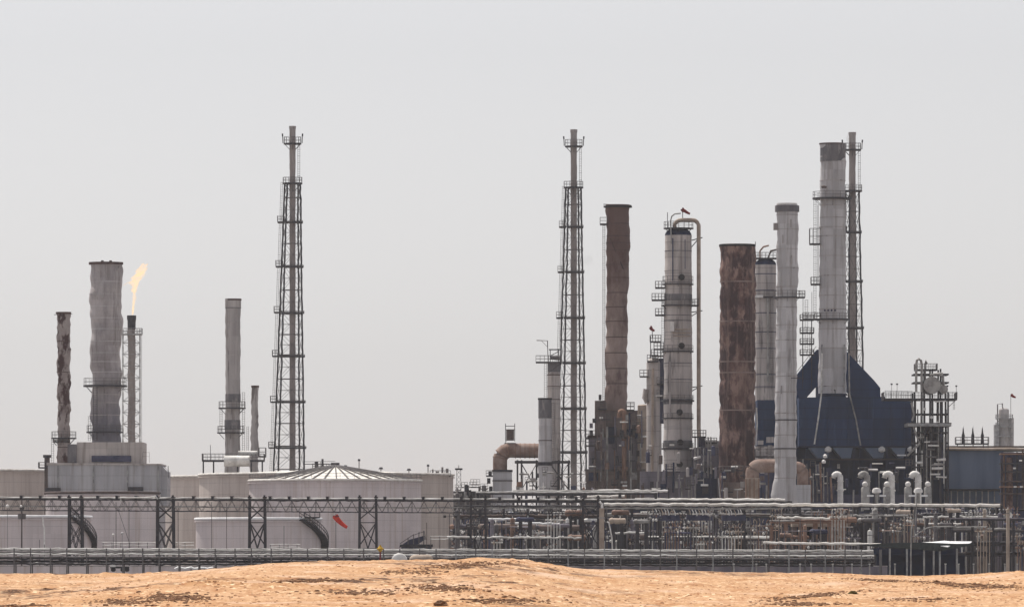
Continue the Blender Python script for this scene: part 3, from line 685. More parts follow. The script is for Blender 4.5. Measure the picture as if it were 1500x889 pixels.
t.box('support', 468, 470, 686, 700, 'steel_mid', -.5, .5)
t = Thing('gauge_platform', 'railed gauge platform at the right end of the widest tank roof', 'platform', 645, 1465)
t.deck(630, 660, 697, -2, 2, h=8, step=4)
for u, w_, h in ((634, 2, 10), (641, 4, 7), (648, 3, 13), (655, 4, 11)): t.box('gauge_box', u - w_ / 2, u + w_ / 2, 697 - h, 697, 'steel_mid', -.6, .6)
t.box('support', 643, 646, 698, 706, 'steel_mid', -.5, .5)
t = Thing('lattice_mast', 'short lattice light mast standing right of the widest tank', 'mast', 672, 1500)
lb = MB()
for e in (-3, 3): lb.bar(t.P(672 + e, 688, 0), t.P(672 + e * 1.3, t.vg, 0), .45 * t.s)
for i in range(18): lb.bar(t.P(669, 688 + i * 7, 0), t.P(675, 695 + i * 7, 0), .3 * t.s); lb.bar(t.P(675, 688 + i * 7, 0), t.P(669, 695 + i * 7, 0), .3 * t.s)
t.part('lattice', lb, 'steel_dark'); t.part('lamp_head', MB().box(t.x(666.5), t.x(677.5), -.7, .7, t.z(685.5), t.z(688)), 'black_steel'); t.cyl('spike', 671.6, 672.4, 681, 686, 'steel_dark')
# ================================================================ right half: duct unit
t = Thing('duct_unit', 'rust streaked elbow duct rising from a grey casing left of the narrow columns', 'duct', 736, 1450)
t.box('casing', 722, 750, 690, t.vg, 'cladding_grey', -3, 3.5)
t.box('casing_band', 721, 751, 688, 691, 'steel_dark', -3.3, 3.8); t.box('casing_band', 721.3, 750.7, 703, 705, 'steel_mid', -3.2, 3.7)
t.part('duct', MB().tube([t.P(732.5, 690, 0)] + [(x, 0, z) for x, _, z in arc((t.x(746), t.z(673)), 13.5 * t.s, 180, 90, 8)] + [t.P(789, 660, 0)], 10.5 * t.s, 26), 'rust_duct')
for u in (755, 762, 769, 776, 783): t.part('stiffener', MB().tube([t.P(u - .5, 660, 0), t.P(u + .5, 660, 0)], 11.6 * t.s, 24), 'rust_pale')
for a in (170, 145, 120, 98):
    c = (t.x(746) + 13.5 * t.s * math.cos(R(a)), t.z(673) + 13.5 * t.s * math.sin(R(a))); tx, tz = -math.sin(R(a)) * .5 * t.s, math.cos(R(a)) * .5 * t.s
    t.part('stiffener', MB().tube([(c[0] - tx, 0, c[1] - tz), (c[0] + tx, 0, c[1] + tz)], 11.3 * t.s, 24), 'rust_pale')
t.deck(712, 722, 696, -2, 2, h=7)
for u, v in ((718, 690), (716, 700), (719, 712)): t.box('pipe_bracket', u - 2.5, u + 2.5, v, v + 8, 'steel_dark', -1, 1)
t = Thing('damper_drum', 'small dark drum in an open frame standing on the rusty elbow duct', 'drum', 747, 1450)
t.cyl('drum', 741.5, 753, 629, 645, 'steel_brown', dome=-1)
t.part('frame', MB().bar(t.P(740.5, 620), t.P(740.5, 646), .7 * t.s).bar(t.P(754, 620), t.P(754, 646), .7 * t.s).bar(t.P(740, 624), t.P(754.5, 624), .7 * t.s).bar(t.P(740, 629), t.P(754.5, 629), .7 * t.s), 'steel_dark')
t.part('saddle', MB().bar(t.P(739, 649), t.P(756, 649), .9 * t.s).bar(t.P(742, 645), t.P(736, 655), .5 * t.s), 'steel_dark')
t = Thing('duct_support_frame', 'dark braced steel frame under the horizontal part of the rusty duct', 'steel frame', 775, 1452)
for u in (758, 764, 786, 806, 818, 833):
    for d in (-4, 4): t.box('column', u - 1.3, u + 1.3, 674, t.vg, 'steel_dark', d, d + .5)
for v in (675, 719): t.box('beam', 754, 835, v, v + 3.2, 'steel_dark', -4.2, 4.8)
lb = MB()
for a, b in ((764, 786), (786, 806), (806, 833)):
    for d in (-3.8, 4): lb.bar(t.P(a, 679, d), t.P(b, 717, d), .6 * t.s); lb.bar(t.P(b, 679, d), t.P(a, 717, d), .6 * t.s)
t.part('brace', lb, 'steel_dark')
t = Thing('narrow_stack', 'narrow pale stack with a blackened top, beside the horizontal rusty duct', 'chimney', 798, 1446)
t.shaft('shaft', [(789, 808, 583), (789, 808, 620), (788.5, 808.5, 676), (788.5, 808.5, t.vg)], 'stack_light', dent=.03, sway=.3, n=24)
t.band(598, 'stain_grey', 29, .35, name='blackened_top'); t.band(584, 'black_steel', 2.5, 1, name='rim'); t.band(645, 'stack_brown_dark', 1.2, .4); t.band(679, 'steel_dark', 5, 1.5, name='base_ring')
t.ladder(810, 590, 676, d=-1, w=3)
t = Thing('narrow_column', 'narrow grey column with a railed head platform just left of the middle flare tower', 'column', 811, 1500)
t.shaft('shell', [(803, 820, 533), (802, 820.5, 545), (801, 821, 640), (801, 821, t.vg)], 'column_grey', dent=.02, n=24, hollow=False)
t.band(538, 'stain_grey', 14, .5, name='collar'); t.band(549, 'stack_brown_dark', 1.5, .5); t.band(566, 'stack_brown_dark', 1, .4); t.band(585, 'stack_brown_dark', 1, .4)
t.deck(785, 822, 530, -2.5, 2.5, h=9, brace=803, step=6)
t.part('head_frame', MB().bar(t.P(806, 512), t.P(806, 533), .8 * t.s).bar(t.P(818, 512), t.P(818, 533), .8 * t.s).bar(t.P(804, 512), t.P(822, 512), 1.2 * t.s).bar(t.P(806, 521), t.P(818, 515), .7 * t.s), 'steel_dark')
t.part('davit', MB().tube([t.P(803, 530), t.P(802, 499), t.P(786, 498.5)], .7 * t.s, 6).bar(t.P(802, 508), t.P(793, 499), .4 * t.s), 'steel_mid')
t.part('head_drum', MB().tube([t.P(806, 524, -1), t.P(820, 524, -1)], 3 * t.s, 12), 'steel_mid'); t.ladder(799, 530, 600, d=0)
def clutter(t, u0, u1, v0, v1, n_, d, seed, mats=('furnace_brown', 'steel_dark', 'shadow_grey', 'steel_brown', 'pipe_grey', 'furnace_mauve', 'dark_blue', 'stack_grey')):
    rg = random.Random(seed); s = t.s
    for i in range(n_):
        u = rg.uniform(u0, u1); v = rg.uniform(v0, v1); m_ = rg.choice(mats); q = rg.random(); dd = d - rg.uniform(.05, 2.)
        if q < .3: t.pipe('riser_pipe', [(u, v, dd), (u + rg.uniform(-.6, .6), min(v + rg.uniform(12, 60), t.vg), dd)], rg.uniform(.6, 1.6), m_, n=6)
        elif q < .5: w_ = rg.uniform(5, 16); t.pipe('cross_pipe', [(u - w_ / 2, v, dd), (u + w_ / 2, v, dd)], rg.uniform(.6, 1.8), rg.choice(('pipe_grey', 'vent_white', 'pipe_clad', m_)), n=8)
        elif q < .72: w_ = rg.uniform(3, 9); h = rg.uniform(4, 12); t.box('casing_box', u - w_ / 2, u + w_ / 2, v, v + h, m_, dd, dd + 1)
        elif q < .84: t.cyl('small_drum', u - rg.uniform(1.5, 4), u + rg.uniform(1.5, 4), v, v + rg.uniform(6, 16), m_, d=dd, n=12, dome=1.5)
        else: w_ = rg.uniform(6, 14); t.deck(u - w_ / 2, u + w_ / 2, v, dd, dd + 1.6, h=7, step=4, th=1.4)
# ---------------------------------------------------------------- brown stack and its furnace
t = Thing('furnace_block', 'brown furnace block with decks and pipework around the foot of the brown stack', 'furnace', 905, 1500)
t.box('wall', 884, 936, 600, t.vg, 'furnace_brown', 6, 14); t.box('wall', 863, 946, 640, t.vg, 'furnace_mauve', 1, 15); t.box('wall', 872, 888, 586, 641, 'furnace_brown', 4, 10)
t.box('lower_wall', 858, 943, 690, t.vg, 'furnace_brown', -2, 1)
t.box('roof_slab', 861, 948, 637, 640, 'steel_brown', .6, 15.4); t.box('roof_slab', 856, 945, 687, 690, 'steel_mid', -2.4, 1)
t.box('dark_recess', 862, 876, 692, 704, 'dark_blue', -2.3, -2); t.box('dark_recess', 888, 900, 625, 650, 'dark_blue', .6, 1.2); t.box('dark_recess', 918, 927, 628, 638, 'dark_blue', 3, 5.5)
for u, v0, v1, r, m_ in ((889, 625, 735, 1.8, 'pipe_grey'), (914, 602, 735, 3.6, 'rust_pale'), (924, 640, 735, 1.1, 'pipe_grey'), (938, 648, 735, 1.3, 'pipe_grey'), (872, 650, 735, 1.3, 'steel_brown'), (881, 648, 700, 1, 'steel_mid'), (900, 660, 735, 1, 'pipe_brown')):
    t.pipe('riser_pipe', [(u, v0, -2.8), (u, v1, -2.8)], r, m_)
t.part('pipe_bend', MB().tube([t.P(907, 612, -2.8)] + [(x, -2.8, z) for x, _, z in arc((t.x(910.5), t.z(606)), 3.5 * t.s, 180, 0, 6)], 3.4 * t.s, 14), 'rust_pale')
t.deck(917, 929, 600, -2, 2, h=9, brace=919); t.deck(876, 889, 598, 0, 4, h=8); t.deck(921, 935, 628, -2, 3, h=9); t.deck(858, 872, 652, -2, 3, h=9); t.deck(858, 874, 640, 1, 8, h=10, step=5)
for u, v in ((866, 630), (928, 622), (932, 633), (869, 670), (934, 660), (879, 578)): t.box('equipment_box', u - 2, u + 2, v, v + 8, 'steel_dark', -1, 1)
clutter(t, 860, 946, 600, 720, 60, -2.6, 4, ('furnace_brown', 'steel_dark', 'steel_brown', 'pipe_grey', 'furnace_mauve', 'pipe_brown', 'dark_blue', 'steel_dark'))
t = Thing('brown_stack', 'tall brown rust stained stack with a dark flared rim right of the middle flare tower', 'chimney', 905, 1512)
t.shaft('shaft', [(888, 922, 300), (888.5, 922.5, 380), (888.5, 919.5, 430), (887, 919, 520), (886, 918.5, 600), (885, 919, t.vg)], 'stack_brown_sooty', dent=.06, sway=.6, n=44)
t.band(303, 'black_steel', 2.5, 3.2, name='rim')
for v in (328, 346, 356, 367, 388, 407, 429, 450, 471, 494, 517, 540, 562): t.band(v, 'stack_brown_dark', 1.1, .4)
t.deck(879, 889, 328, -2, 2, h=9, m='steel_dark'); t.ladder(884.5, 328, 590, d=-1.2, w=3, m='steel_brown', r=.5)
t.part('guy_brace', MB().tube([t.P(893, 350, -2.3), t.P(913, 395, -2.4)], 1 * t.s, 6), 'stack_brown_dark'); t.part('rim_arm', MB().bar(t.P(884, 299.5), t.P(925, 301), .8 * t.s), 'black_steel')
# ---------------------------------------------------------------- fractionating column
t = Thing('distillation_column', 'large grey distillation column with a looping overhead pipe and railed top', 'column', 994, 1450)
t.shaft('shell', [(974, 1013, 345), (974, 1013.5, 420), (973, 1013.5, 470), (972.5, 1014, 540), (972, 1014, 640), (972, 1014, t.vg)], 'column_grey', dent=.012, sway=.25, n=44, hollow=False)
t.part('dome', MB().lathe([(19.6 * t.s * math.cos(a), t.z(345) + 12 * t.s * math.sin(a)) for a in [R(x) for x in (0, 15, 30, 45, 60, 75, 88)]], t.x(993.5), 0, 44), 'dark_blue')
for v in (368, 397, 414, 445, 462, 470, 487, 497, 512, 532, 556, 585, 612, 625, 655): t.band(v, 'stack_grey' if v % 2 else 'stain_grey', 1.1, .4)
for v, h in ((436, 10), (652, 14), (588, 8)): t.band(v, 'stain_grey', h, .5, name='stained_collar')
t.ring_platform(994, 334, 8, 22, h=9); t.ring_platform(993, 416, 20, 23, h=11, th=1.6); t.ring_platform(993, 447, 20, 24.5, h=8, th=1.8); t.ring_platform(993, 514, 20.5, 23, h=8, th=2); t.ring_platform(993, 586, 21, 24, h=7, th=2.2); t.ring_platform(993, 612, 21, 23, h=6, th=1.5); t.ring_platform(993, 656, 21, 24, h=7, th=2.4)
t.deck(960, 974, 421, -2, 2, h=9, step=4); t.deck(955, 974, 439, -2, 2, h=9, step=4); t.deck(960, 974, 461, -2, 2, h=9, step=4); t.deck(1013, 1023, 447, -2, 2, h=9, step=4)
for u, v in ((998, 407), (998, 507), (995, 604), (996, 648), (995, 680)):
    o = t.part('manhole', MB().tube([t.P(u, v, -22 * t.s), t.P(u, v, -19 * t.s)], 4.6 * t.s, 18), 'black_steel')
t.part('overhead_pipe', MB().tube([t.P(990, 340, 0)] + [(x, 0, z) for x, _, z in arc((t.x(998), t.z(333)), 10.5 * t.s, 165, 95, 5)] + [(x, 0, z) for x, _, z in arc((t.x(1014), t.z(332)), 9.5 * t.s, 90, 5, 6)] + [t.P(1023.5, 345 + i * 10 + (i % 3), 0) for i in range(29)] + [t.P(1024, 640, 0)], 3 * t.s, 16), 'vessel_beige')
t.part('vent_pipe', MB().tube([t.P(983, 358, -2.9), t.P(982, 325, -2.6), t.P(983.5, 318, -2.6), t.P(988, 314.5, -2.6), t.P(997, 313.5, -2.6)], 1 * t.s, 8), 'pipe_grey')
for v, dv in ((348, 14), (455, 8), (565, 8)): t.part('pipe_guide', MB().bar(t.P(1013, v + dv * .3, 0), t.P(1029, v, 0), 1 * t.s).bar(t.P(1013, v + dv, 0), t.P(1023, v + 2, 0), .9 * t.s), 'steel_dark')
t.pipe('downcomer', [(985, 350, -3.1), (985, 412, -3.1)], 1, 'shadow_grey'); t.pipe('downcomer', [(1003, 352, -3), (1003, 395, -3)], .6, 'shadow_grey'); t.pipe('downcomer', [(981, 530, -3.1), (981, 612, -3.1)], 1.3, 'stack_grey')
for v in (483, 488, 493): t.pipe('header', [(985, v, -3.3), (1012, v, -2.9)], .8, 'vessel_beige')
t.box('junction_box', 981, 987, 472, 486, 'vent_white', -3.6, -3); t.ladder(971, 421, 520, d=-.5)
for u in (976, 984, 991, 998, 1006, 1012): t.pipe('skirt_pipe', [(u, 690, -3.2), (u + 1, 728, -3.4)], 1.4, 'pipe_grey')
t.box('white_box', 984, 992, 714, 726, 'vent_white', -4.2, -3.6); t.cyl('roof_mast', 977, 978, 312, 334, 'steel_mid', d=-2)
t = Thing('windsock', 'dark red windsock on top of the large grey distillation column', 'windsock', 1000, 1450)
t.cyl('pole', 999.4, 1000.6, 304, 324, 'steel_mid'); t.windsock(999, 306, 14, .75, 'red_cloth', r=1.6); t.o.location.z = 0
t = Thing('column_foot_pipework', 'dense pipes, panels and small drums around the foot of the distillation column', 'pipework', 990, 1425)
t.box('panel', 938, 1012, 690, t.vg, 'furnace_mauve', 1, 3); clutter(t, 940, 1050, 650, 722, 60, 0, 8); t.box('dark_casing', 1020, 1047, 700, t.vg, 'dark_blue', .6, 2)
t = Thing('side_column', 'short grey column with stacked small platforms against the left of the distillation column', 'column', 957, 1475)
t.cyl('shell', 947, 969, 532, t.vg, 'column_grey', dome=8); t.box('rear_casing', 965, 974, 525, 620, 'shadow_grey', -1, 3)
for v, u0, u1 in ((500, 952, 968), (511, 958, 972), (521, 954, 972), (529, 948, 964), (551, 937, 949), (562, 962, 974), (580, 962, 975)): t.deck(u0, u1, v, -2.5, 1, h=9, step=4)
t.part('frame', MB().bar(t.P(953, 492), t.P(953, 532), .8 * t.s).bar(t.P(958, 500), t.P(958, 532), .8 * t.s).bar(t.P(968, 495), t.P(968, 540), .7 * t.s).bar(t.P(972, 505), t.P(972, 560), .7 * t.s), 'steel_dark')
t.pipe('white_pipe', [(956, 540, -3), (955.5, 600, -3), (954.5, 735, -3)], 2, 'vessel_beige', jit=.3, step=6); t.box('nozzle_cover', 960, 970, 579, 581, 'vent_white', -3, -2.5)
t.part('elbow', MB().tube([t.P(948, 590, -1), t.P(944, 582, -1), t.P(946, 570, -1)], 4 * t.s, 12), 'column_grey')
t = Thing('windsock', 'small dark windsock above the short grey side column', 'windsock', 953, 1475)
t.cyl('pole', 955, 956, 481, 495, 'steel_dark'); t.windsock(952, 479, 9, 1.0, 'red_cloth', r=1.6)
t = Thing('beige_drum', 'squat beige vertical drum between the brown stack and the short side column', 'vessel', 944, 1500)
t.cyl('shell', 934, 954, 594, t.vg, 'vessel_beige', dome=2); t.cyl('band', 933.7, 954.3, 611, 612.5, 'stack_grey'); t.cyl('band', 933.7, 954.3, 630, 631.5, 'stack_grey'); t.deck(918, 929, 600, -2, 2, h=11, step=4)
t.deck(930, 940, 622, -3, 0, h=7)
t = Thing('pipe_cluster', 'dark knot of pipes and a small drum between the distillation column and rusty stack', 'pipework', 1027, 1440)
t.cyl('drum', 1021, 1033, 640, 655, 'shadow_grey'); t.box('base', 1015, 1055, 655, t.vg, 'furnace_mauve', 2, 8); t.box('block', 1030, 1054, 645, 690, 'stack_grey', 3, 9)
t.deck(1014, 1034, 639, -2, 2, h=9, step=4); t.deck(1034, 1050, 648, -1, 2, h=7, step=4); t.box('dark_casing', 1035, 1050, 688, t.vg, 'dark_blue', -1, 2); t.box('slab', 1033, 1052, 684.5, 688, 'steel_dark', -1.4, 2)
for u in (1018, 1022, 1037, 1041): t.pipe('riser_pipe', [(u, 640, -1.5), (u, 735, -1.5)], 1.1, 'pipe_grey')
t.part('white_cap', MB().tube([t.P(1016, 672, -2), t.P(1026, 669, -2)], 2 * t.s, 10), 'vent_white')
# ---------------------------------------------------------------- rusty stack
t = Thing('rusty_stack', 'thick heavily rusted stack with dark brown patches, right of the distillation column', 'chimney', 1080.5, 1430)
t.shaft('shaft', [(1055, 1107, 358), (1055, 1107, 420), (1054, 1106.5, 500), (1054, 1106, 600), (1053, 1106, 665), (1053, 1106, t.vg)], 'rust', dent=.035, sway=.55, n=60, freq=1.6)
t.band(360, 'black_steel', 3, .7, name='rim')
for v in (413, 471, 530, 546, 601, 683): t.band(v, 'stack_brown', 1.8, .6)
t.pipe('side_gutter', [(1108, 597, 0), (1109, 620, 0), (1107, 652, 0)], 1.3, 'vent_white'); t.cyl('stub', 1106, 1107, 354, 360, 'black_steel')
t.part('edge_pipe', MB().tube([t.P(1052, 700, -2), t.P(1054, 728, -2.5)], 1 * t.s, 6), 'vent_white')
# ---------------------------------------------------------------- column with dark head
t = Thing('rear_column', 'pale column with a dark domed head between the rusty stack and ringed stack', 'column', 1121, 1500)
t.cyl('shell', 1106, 1137, 388, t.vg, 'column_grey'); t.part('dome', MB().lathe([(15.6 * t.s * math.cos(a), t.z(388) + 10 * t.s * math.sin(a)) for a in [R(x) for x in (0, 15, 30, 45, 60, 75, 88)]], t.x(1121.5), 0, 32), 'dark_blue')
for v in (401, 425, 458, 486, 510, 548, 566): t.cyl('band', 1105.6, 1137.4, v, v + 1.2, 'shadow_grey')
t.deck(1105, 1138, 378, -2, 2, h=8, step=5); t.deck(1104, 1140, 435, -3, 0, h=8); t.part('white_band', MB().box(t.x(1103), t.x(1117), -3.4, -3.1, t.z(437), t.z(433)), 'vent_white')
t.part('head_pipe', MB().tube([t.P(1113, 378, -1), t.P(1113, 368, -1), t.P(1118, 362, -1), t.P(1126, 360, -1)], 1.3 * t.s, 8), 'rust_pale'); t.part('head_pipe', MB().tube([t.P(1124, 380, -1), t.P(1129, 368, -1), t.P(1138, 366, -1)], 1.5 * t.s, 8), 'steel_brown')
t.pipe('side_pipe', [(1124, 437, -2.8), (1124, 560, -2.8)], 1.6, 'pipe_grey'); t.ladder(1130, 437, 560, d=-2.6)
# ---------------------------------------------------------------- ringed stack in front
t = Thing('ringed_stack', 'slim grey ringed stack with a wide flared foot, standing before the blue hood', 'chimney', 1151, 1350)
t.shaft('shaft', [(1138, 1169, 300), (1138, 1169, 400), (1137, 1167, 470), (1136, 1167, 560), (1134.5, 1166.5, 660), (1134, 1166, 700), (1130, 1168, 725), (1130, 1168, t.vg)], 'stack_light', dent=.035, sway=.55, n=40)
t.band(306, 'stain_grey', 9, 2.2, name='cap_ring'); t.band(299, 'vent_white', 2, -.6, name='rim')
for v in (315, 336, 365, 393, 420, 450, 476, 498, 524, 551, 574, 605, 615, 637, 670, 700): t.band(v, 'stack_grey', 1.1, .4)
for v in (615, 657): t.band(v, 'steel_dark', 1.6, .9, name='hoop')
t.part('side_box', MB().box(t.x(1133), t.x(1139), -.8, .8, t.z(337), t.z(327)), 'stack_grey', flat=True)
t.ring_platform(1153, 435, 15, 20, h=9); t.deck(1166, 1179, 435, -1.5, 1.5, h=9, step=4); t.part('arm', MB().bar(t.P(1158, 554, -2.4), t.P(1173, 554, -2.4), .8 * t.s), 'steel_dark')
for u, v in ((1146, 345), (1158, 322), (1144, 420), (1159, 375), (1144, 565), (1156, 470)): t.part('patch_plate', MB().box(t.x(u - .8), t.x(u + .8), -16 * t.s, -15 * t.s, t.z(v), t.z(v + 12)), 'stack_grey', flat=True)
t = Thing('rusty_foot_pipework', 'brown pipes and small tanks around the foot of the thick rusty stack', 'pipework', 1085, 1405)
clutter(t, 1056, 1128, 678, 722, 34, 0, 15); t.box('panel', 1058, 1092, 706, t.vg, 'furnace_brown', .8, 2)
t = Thing('duct_foot_pipework', 'grey pipes and small boxes between the duct frame and brown furnace block', 'pipework', 825, 1420)
clutter(t, 758, 862, 690, 724, 34, 0, 16, ('steel_dark', 'pipe_grey', 'stack_grey', 'vent_white', 'shadow_grey', 'rust_pale'))
t.box('base_beam', 755, 865, 722, 726, 'steel_dark', -.4, .4)
for u in (770, 800, 830, 855): t.box('support', u - 1, u + 1, 726, t.vg, 'steel_dark', -.3, .3)
t = Thing('low_yard_pipework', 'low faint clutter of pipes between the lattice mast and the duct casing', 'pipework', 695, 1500)
clutter(t, 668, 722, 708, 724, 26, 0, 17, ('steel_dark', 'pipe_grey', 'steel_mid', 'stack_grey')); t.box('wall', 664, 722, 719, t.vg, 'stain_grey', 1, 2)
t = Thing('hood_foot_pipework', 'dark pipes and ledges under the blue hood behind the goosenecks', 'pipework', 1262, 1420)
clutter(t, 1190, 1335, 676, 722, 60, 0, 18, ('dark_blue', 'dark_blue', 'shadow_grey', 'steel_dark', 'pipe_grey')); t.box('base', 1185, 1338, 724, t.vg, 'shadow_grey', .5, 2)
# ---------------------------------------------------------------- blue hood
t = Thing('blue_hood', 'dark blue gabled furnace hood wrapped around the foot of the tall pale stack', 'furnace hood', 1235, 1462)
t.part('main_casing', MB().prism([(t.x(1167), t.z(655)), (t.x(1167), t.z(584)), (t.x(1292), t.z(583)), (t.x(1292), t.z(585)), (t.x(1332), t.z(590)), (t.x(1337), t.z(655))], -12, 14), 'hood_blue', flat=True)
t.part('side_casing', MB().prism([(t.x(1109), t.z(652)), (t.x(1109), t.z(586)), (t.x(1166.6), t.z(586)), (t.x(1166.6), t.z(652))], -2, 12), 'hood_blue', flat=True)
t.part('gable', MB().prism([(t.x(a), t.z(b)) for a, b in ((1167, 550), (1198, 511), (1219, 511), (1219, 583.7), (1197.5, 583.7), (1197.5, 565), (1181, 583.6), (1167, 583.7))], 4.5, 9), 'hood_blue', flat=True)
t.part('gable', MB().prism([(t.x(a), t.z(b)) for a, b in ((1219, 511), (1242, 514), (1262, 535), (1282, 556), (1291, 567), (1291.5, 582.7), (1253, 582.8), (1241, 571), (1241, 582.8), (1219, 582.8))], 4.5, 9), 'hood_blue', flat=True)
for u in (1176, 1208, 1238, 1268, 1300, 1320): t.box('panel_rib', u - .35, u + .35, 591, 654, 'hood_blue', -12.25, -12.02)
t.box('roof_edge', 1166, 1336, 654.5, 656.5, 'dark_blue', -12.4, 14.4)
for u0, u1 in ((1182, 1212), (1216, 1245), (1262, 1292), (1300, 1322)):
    t.part('hopper', MB().prism([(t.x(u0), t.z(657)), (t.x(u1), t.z(657)), (t.x(u1 - 3), t.z(672)), (t.x(u0 + 13), t.z(672))], -12.2, -4), 'shed_blue', flat=True)
t.box('lower_casing', 1165, 1340, 657, t.vg, 'dark_blue', -3.8, 12); t.box('beam', 1120, 1336, 672.5, 675, 'steel_dark', -12.6, -12); t.box('beam', 1175, 1336, 700, 701.5, 'dark_blue', -12.6, -12)
for u in (1178, 1213, 1247, 1256, 1295, 1324): t.box('leg', u - 1.6, u + 1.6, 657, t.vg, 'dark_blue', -12.3, -11.7)
t.pipe('drain_pipe', [(1200, 520, -13), (1199, 580, -13.2), (1195, 612, -13.2), (1189, 652, -13.2)], 1.2, 'pipe_clad'); t.pipe('drain_pipe', [(1239, 520, -13), (1240, 580, -13.2), (1249, 615, -13.2), (1256, 654, -13.2)], 1.2, 'pipe_grey')
for u in (1209, 1287, 1329): t.part('hopper_lamp', MB().lathe([(.2, t.z(664)), (5 * t.s, t.z(662)), (5 * t.s, t.z(658)), (2 * t.s, t.z(655.5)), (.1, t.z(655))], t.x(u), -12.8, 14), 'vent_white')
t.box('walkway_slab', 1309, 1322, 667, 669, 'sheet_bright', -13.5, -12.7)
t.part('side_railing', MB().bar(t.P(1293, 574, -10), t.P(1332, 575, -10), .4 * t.s).bar(t.P(1293, 579, -10), t.P(1332, 580, -10), .4 * t.s), 'steel_mid')
for u in (1293, 1301, 1309, 1317, 1325, 1332): t.part('rail_post', MB().bar(t.P(u, 574, -10), t.P(u, 588, -10), .4 * t.s), 'steel_mid')
for u in (1303, 1311): t.part('roof_lamp', MB().bar(t.P(u, 565, -8), t.P(u, 586, -8), .35 * t.s).tube([t.P(u - 1.5, 564, -8), t.P(u + 1.5, 564, -8)], 1.1 * t.s, 6), 'steel_dark')
t = Thing('tall_stack', 'tallest thick pale stack with a brown top, rising out of the blue hood', 'chimney', 1219.5, 1455)
t.shaft('shaft', [(1201.5, 1238.5, 210), (1201.5, 1238.5, 290), (1200.5, 1239, 340), (1200, 1239.5, 460), (1199, 1240, 520), (1198.5, 1240, 578)], 'stack_light', dent=.02, sway=.45, n=48)
t.band(223.5, 'stain_grey', 27, .3, name='brown_top'); t.band(211, 'stack_brown_dark', 2, .6, name='rim')
for v in (237, 265, 301, 319, 333, 346, 375, 404, 433, 453, 482, 510, 539, 566): t.band(v, 'stack_grey', 1.2, .45)
t.band(578, 'dark_blue', 3, .9, name='foot_ring'); t.part('foot_box', MB().box(t.x(1217), t.x(1223), -20.5 * t.s, -19 * t.s, t.z(578), t.z(571)), 'steel_dark', flat=True)
t.ring_platform(1219, 290, 19, 29, h=9, th=2.4); t.ring_platform(1219, 467, 20, 26, h=8, th=2.2)
t.deck(1186, 1201, 357, -2, 2, h=22, step=4); t.deck(1188, 1201, 416, -2, 2, h=10, step=4); t.deck(1176, 1201, 467, -2, 2, h=9, step=4)
for a, b in ((290, 357), (357, 416), (416, 467)): t.ladder(1193.5, a, b, d=-.8, w=3.4, m='steel_dark')
t.ladder(1198, 300, 416, d=-.8, w=1.5, m='steel_mid', cage=False)
for u in (1203, 1236): t.pipe('guy_pipe', [(u, 505, -2.6), (u, 575, -2.6)], 1.3, 'galvanised')
for u in (1206, 1211, 1216, 1221): t.part('stencil_mark', MB().box(t.x(u), t.x(u + 2.6), -19.9 * t.s, -19 * t.s, t.z(456.5), t.z(454)), 'shadow_grey', flat=True)
t.part('warning_lamp', MB().lathe([(.5, t.z(277)), (.6, t.z(274)), (.1, t.z(273))], t.x(1206), -3, 10), 'steel_brown')
t = Thing('access_tower', 'open steel ladder tower left of the tall pale stack, reaching down to the hood', 'ladder tower', 1183, 1462)
for u in (1176, 1189): t.part('post', MB().bar(t.P(u, 428, -1), t.P(u, 560, -1), .5 * t.s).bar(t.P(u, 468, 1.5), t.P(u, 570, 1.5), .5 * t.s), 'steel_dark')
for v in (468, 487, 503, 519): t.deck(1172, 1192, v, -2, 2, h=7, step=5)
t.ladder(1181, 440, 515, d=-1, w=4, m='steel_mid'); t.ladder(1187, 487, 530, d=-1.5, w=3)
t.pipe('handrail', [(1167, 545, 1), (1196, 507, 1)], .4, 'steel_mid')
# ---------------------------------------------------------------- goosenecks and balls before the hood
t = Thing('gooseneck_vent', 'thick pale gooseneck pipe standing alone at the left before the blue hood', 'vent pipe', 1231, 1405, 'pale gooseneck pipes before the blue hood')
def goose(t, u, vt, r, m='vent_white'):
    t.part('pipe', MB().tube([t.P(u, t.vg, 0), t.P(u, vt + 8, 0)] + [(x, 0, z) for x, _, z in arc((t.x(u - 5), t.z(vt + 8)), 5 * t.s, 20, 150, 6)] + [t.P(u - 10.5, vt + 9, 0)], r * t.s, 18), m)
    t.part('flange', MB().lathe([((r + 1.2) * t.s, t.z(vt + 28)), ((r + 1.2) * t.s, t.z(vt + 26))], t.x(u), 0, 18), m)
    t.part('flange', MB().lathe([((r + .8) * t.s, t.z(vt + 14)), ((r + .8) * t.s, t.z(vt + 13))], t.x(u), 0, 18), m)
goose(t, 1231, 691, 4.2)
for u, lab in ((1270, 'second gooseneck pipe from the left, its ball shaped drum in front'), (1306, 'third gooseneck pipe from the left before the blue hood'), (1345, 'rightmost gooseneck pipe, by the pipe tower before the blue hood')):
    t = Thing('gooseneck_vent', lab, 'vent pipe', u, 1405, 'pale gooseneck pipes before the blue hood'); goose(t, u, 691, 4.8, 'vent_white' if u > 1300 else 'pipe_grey')
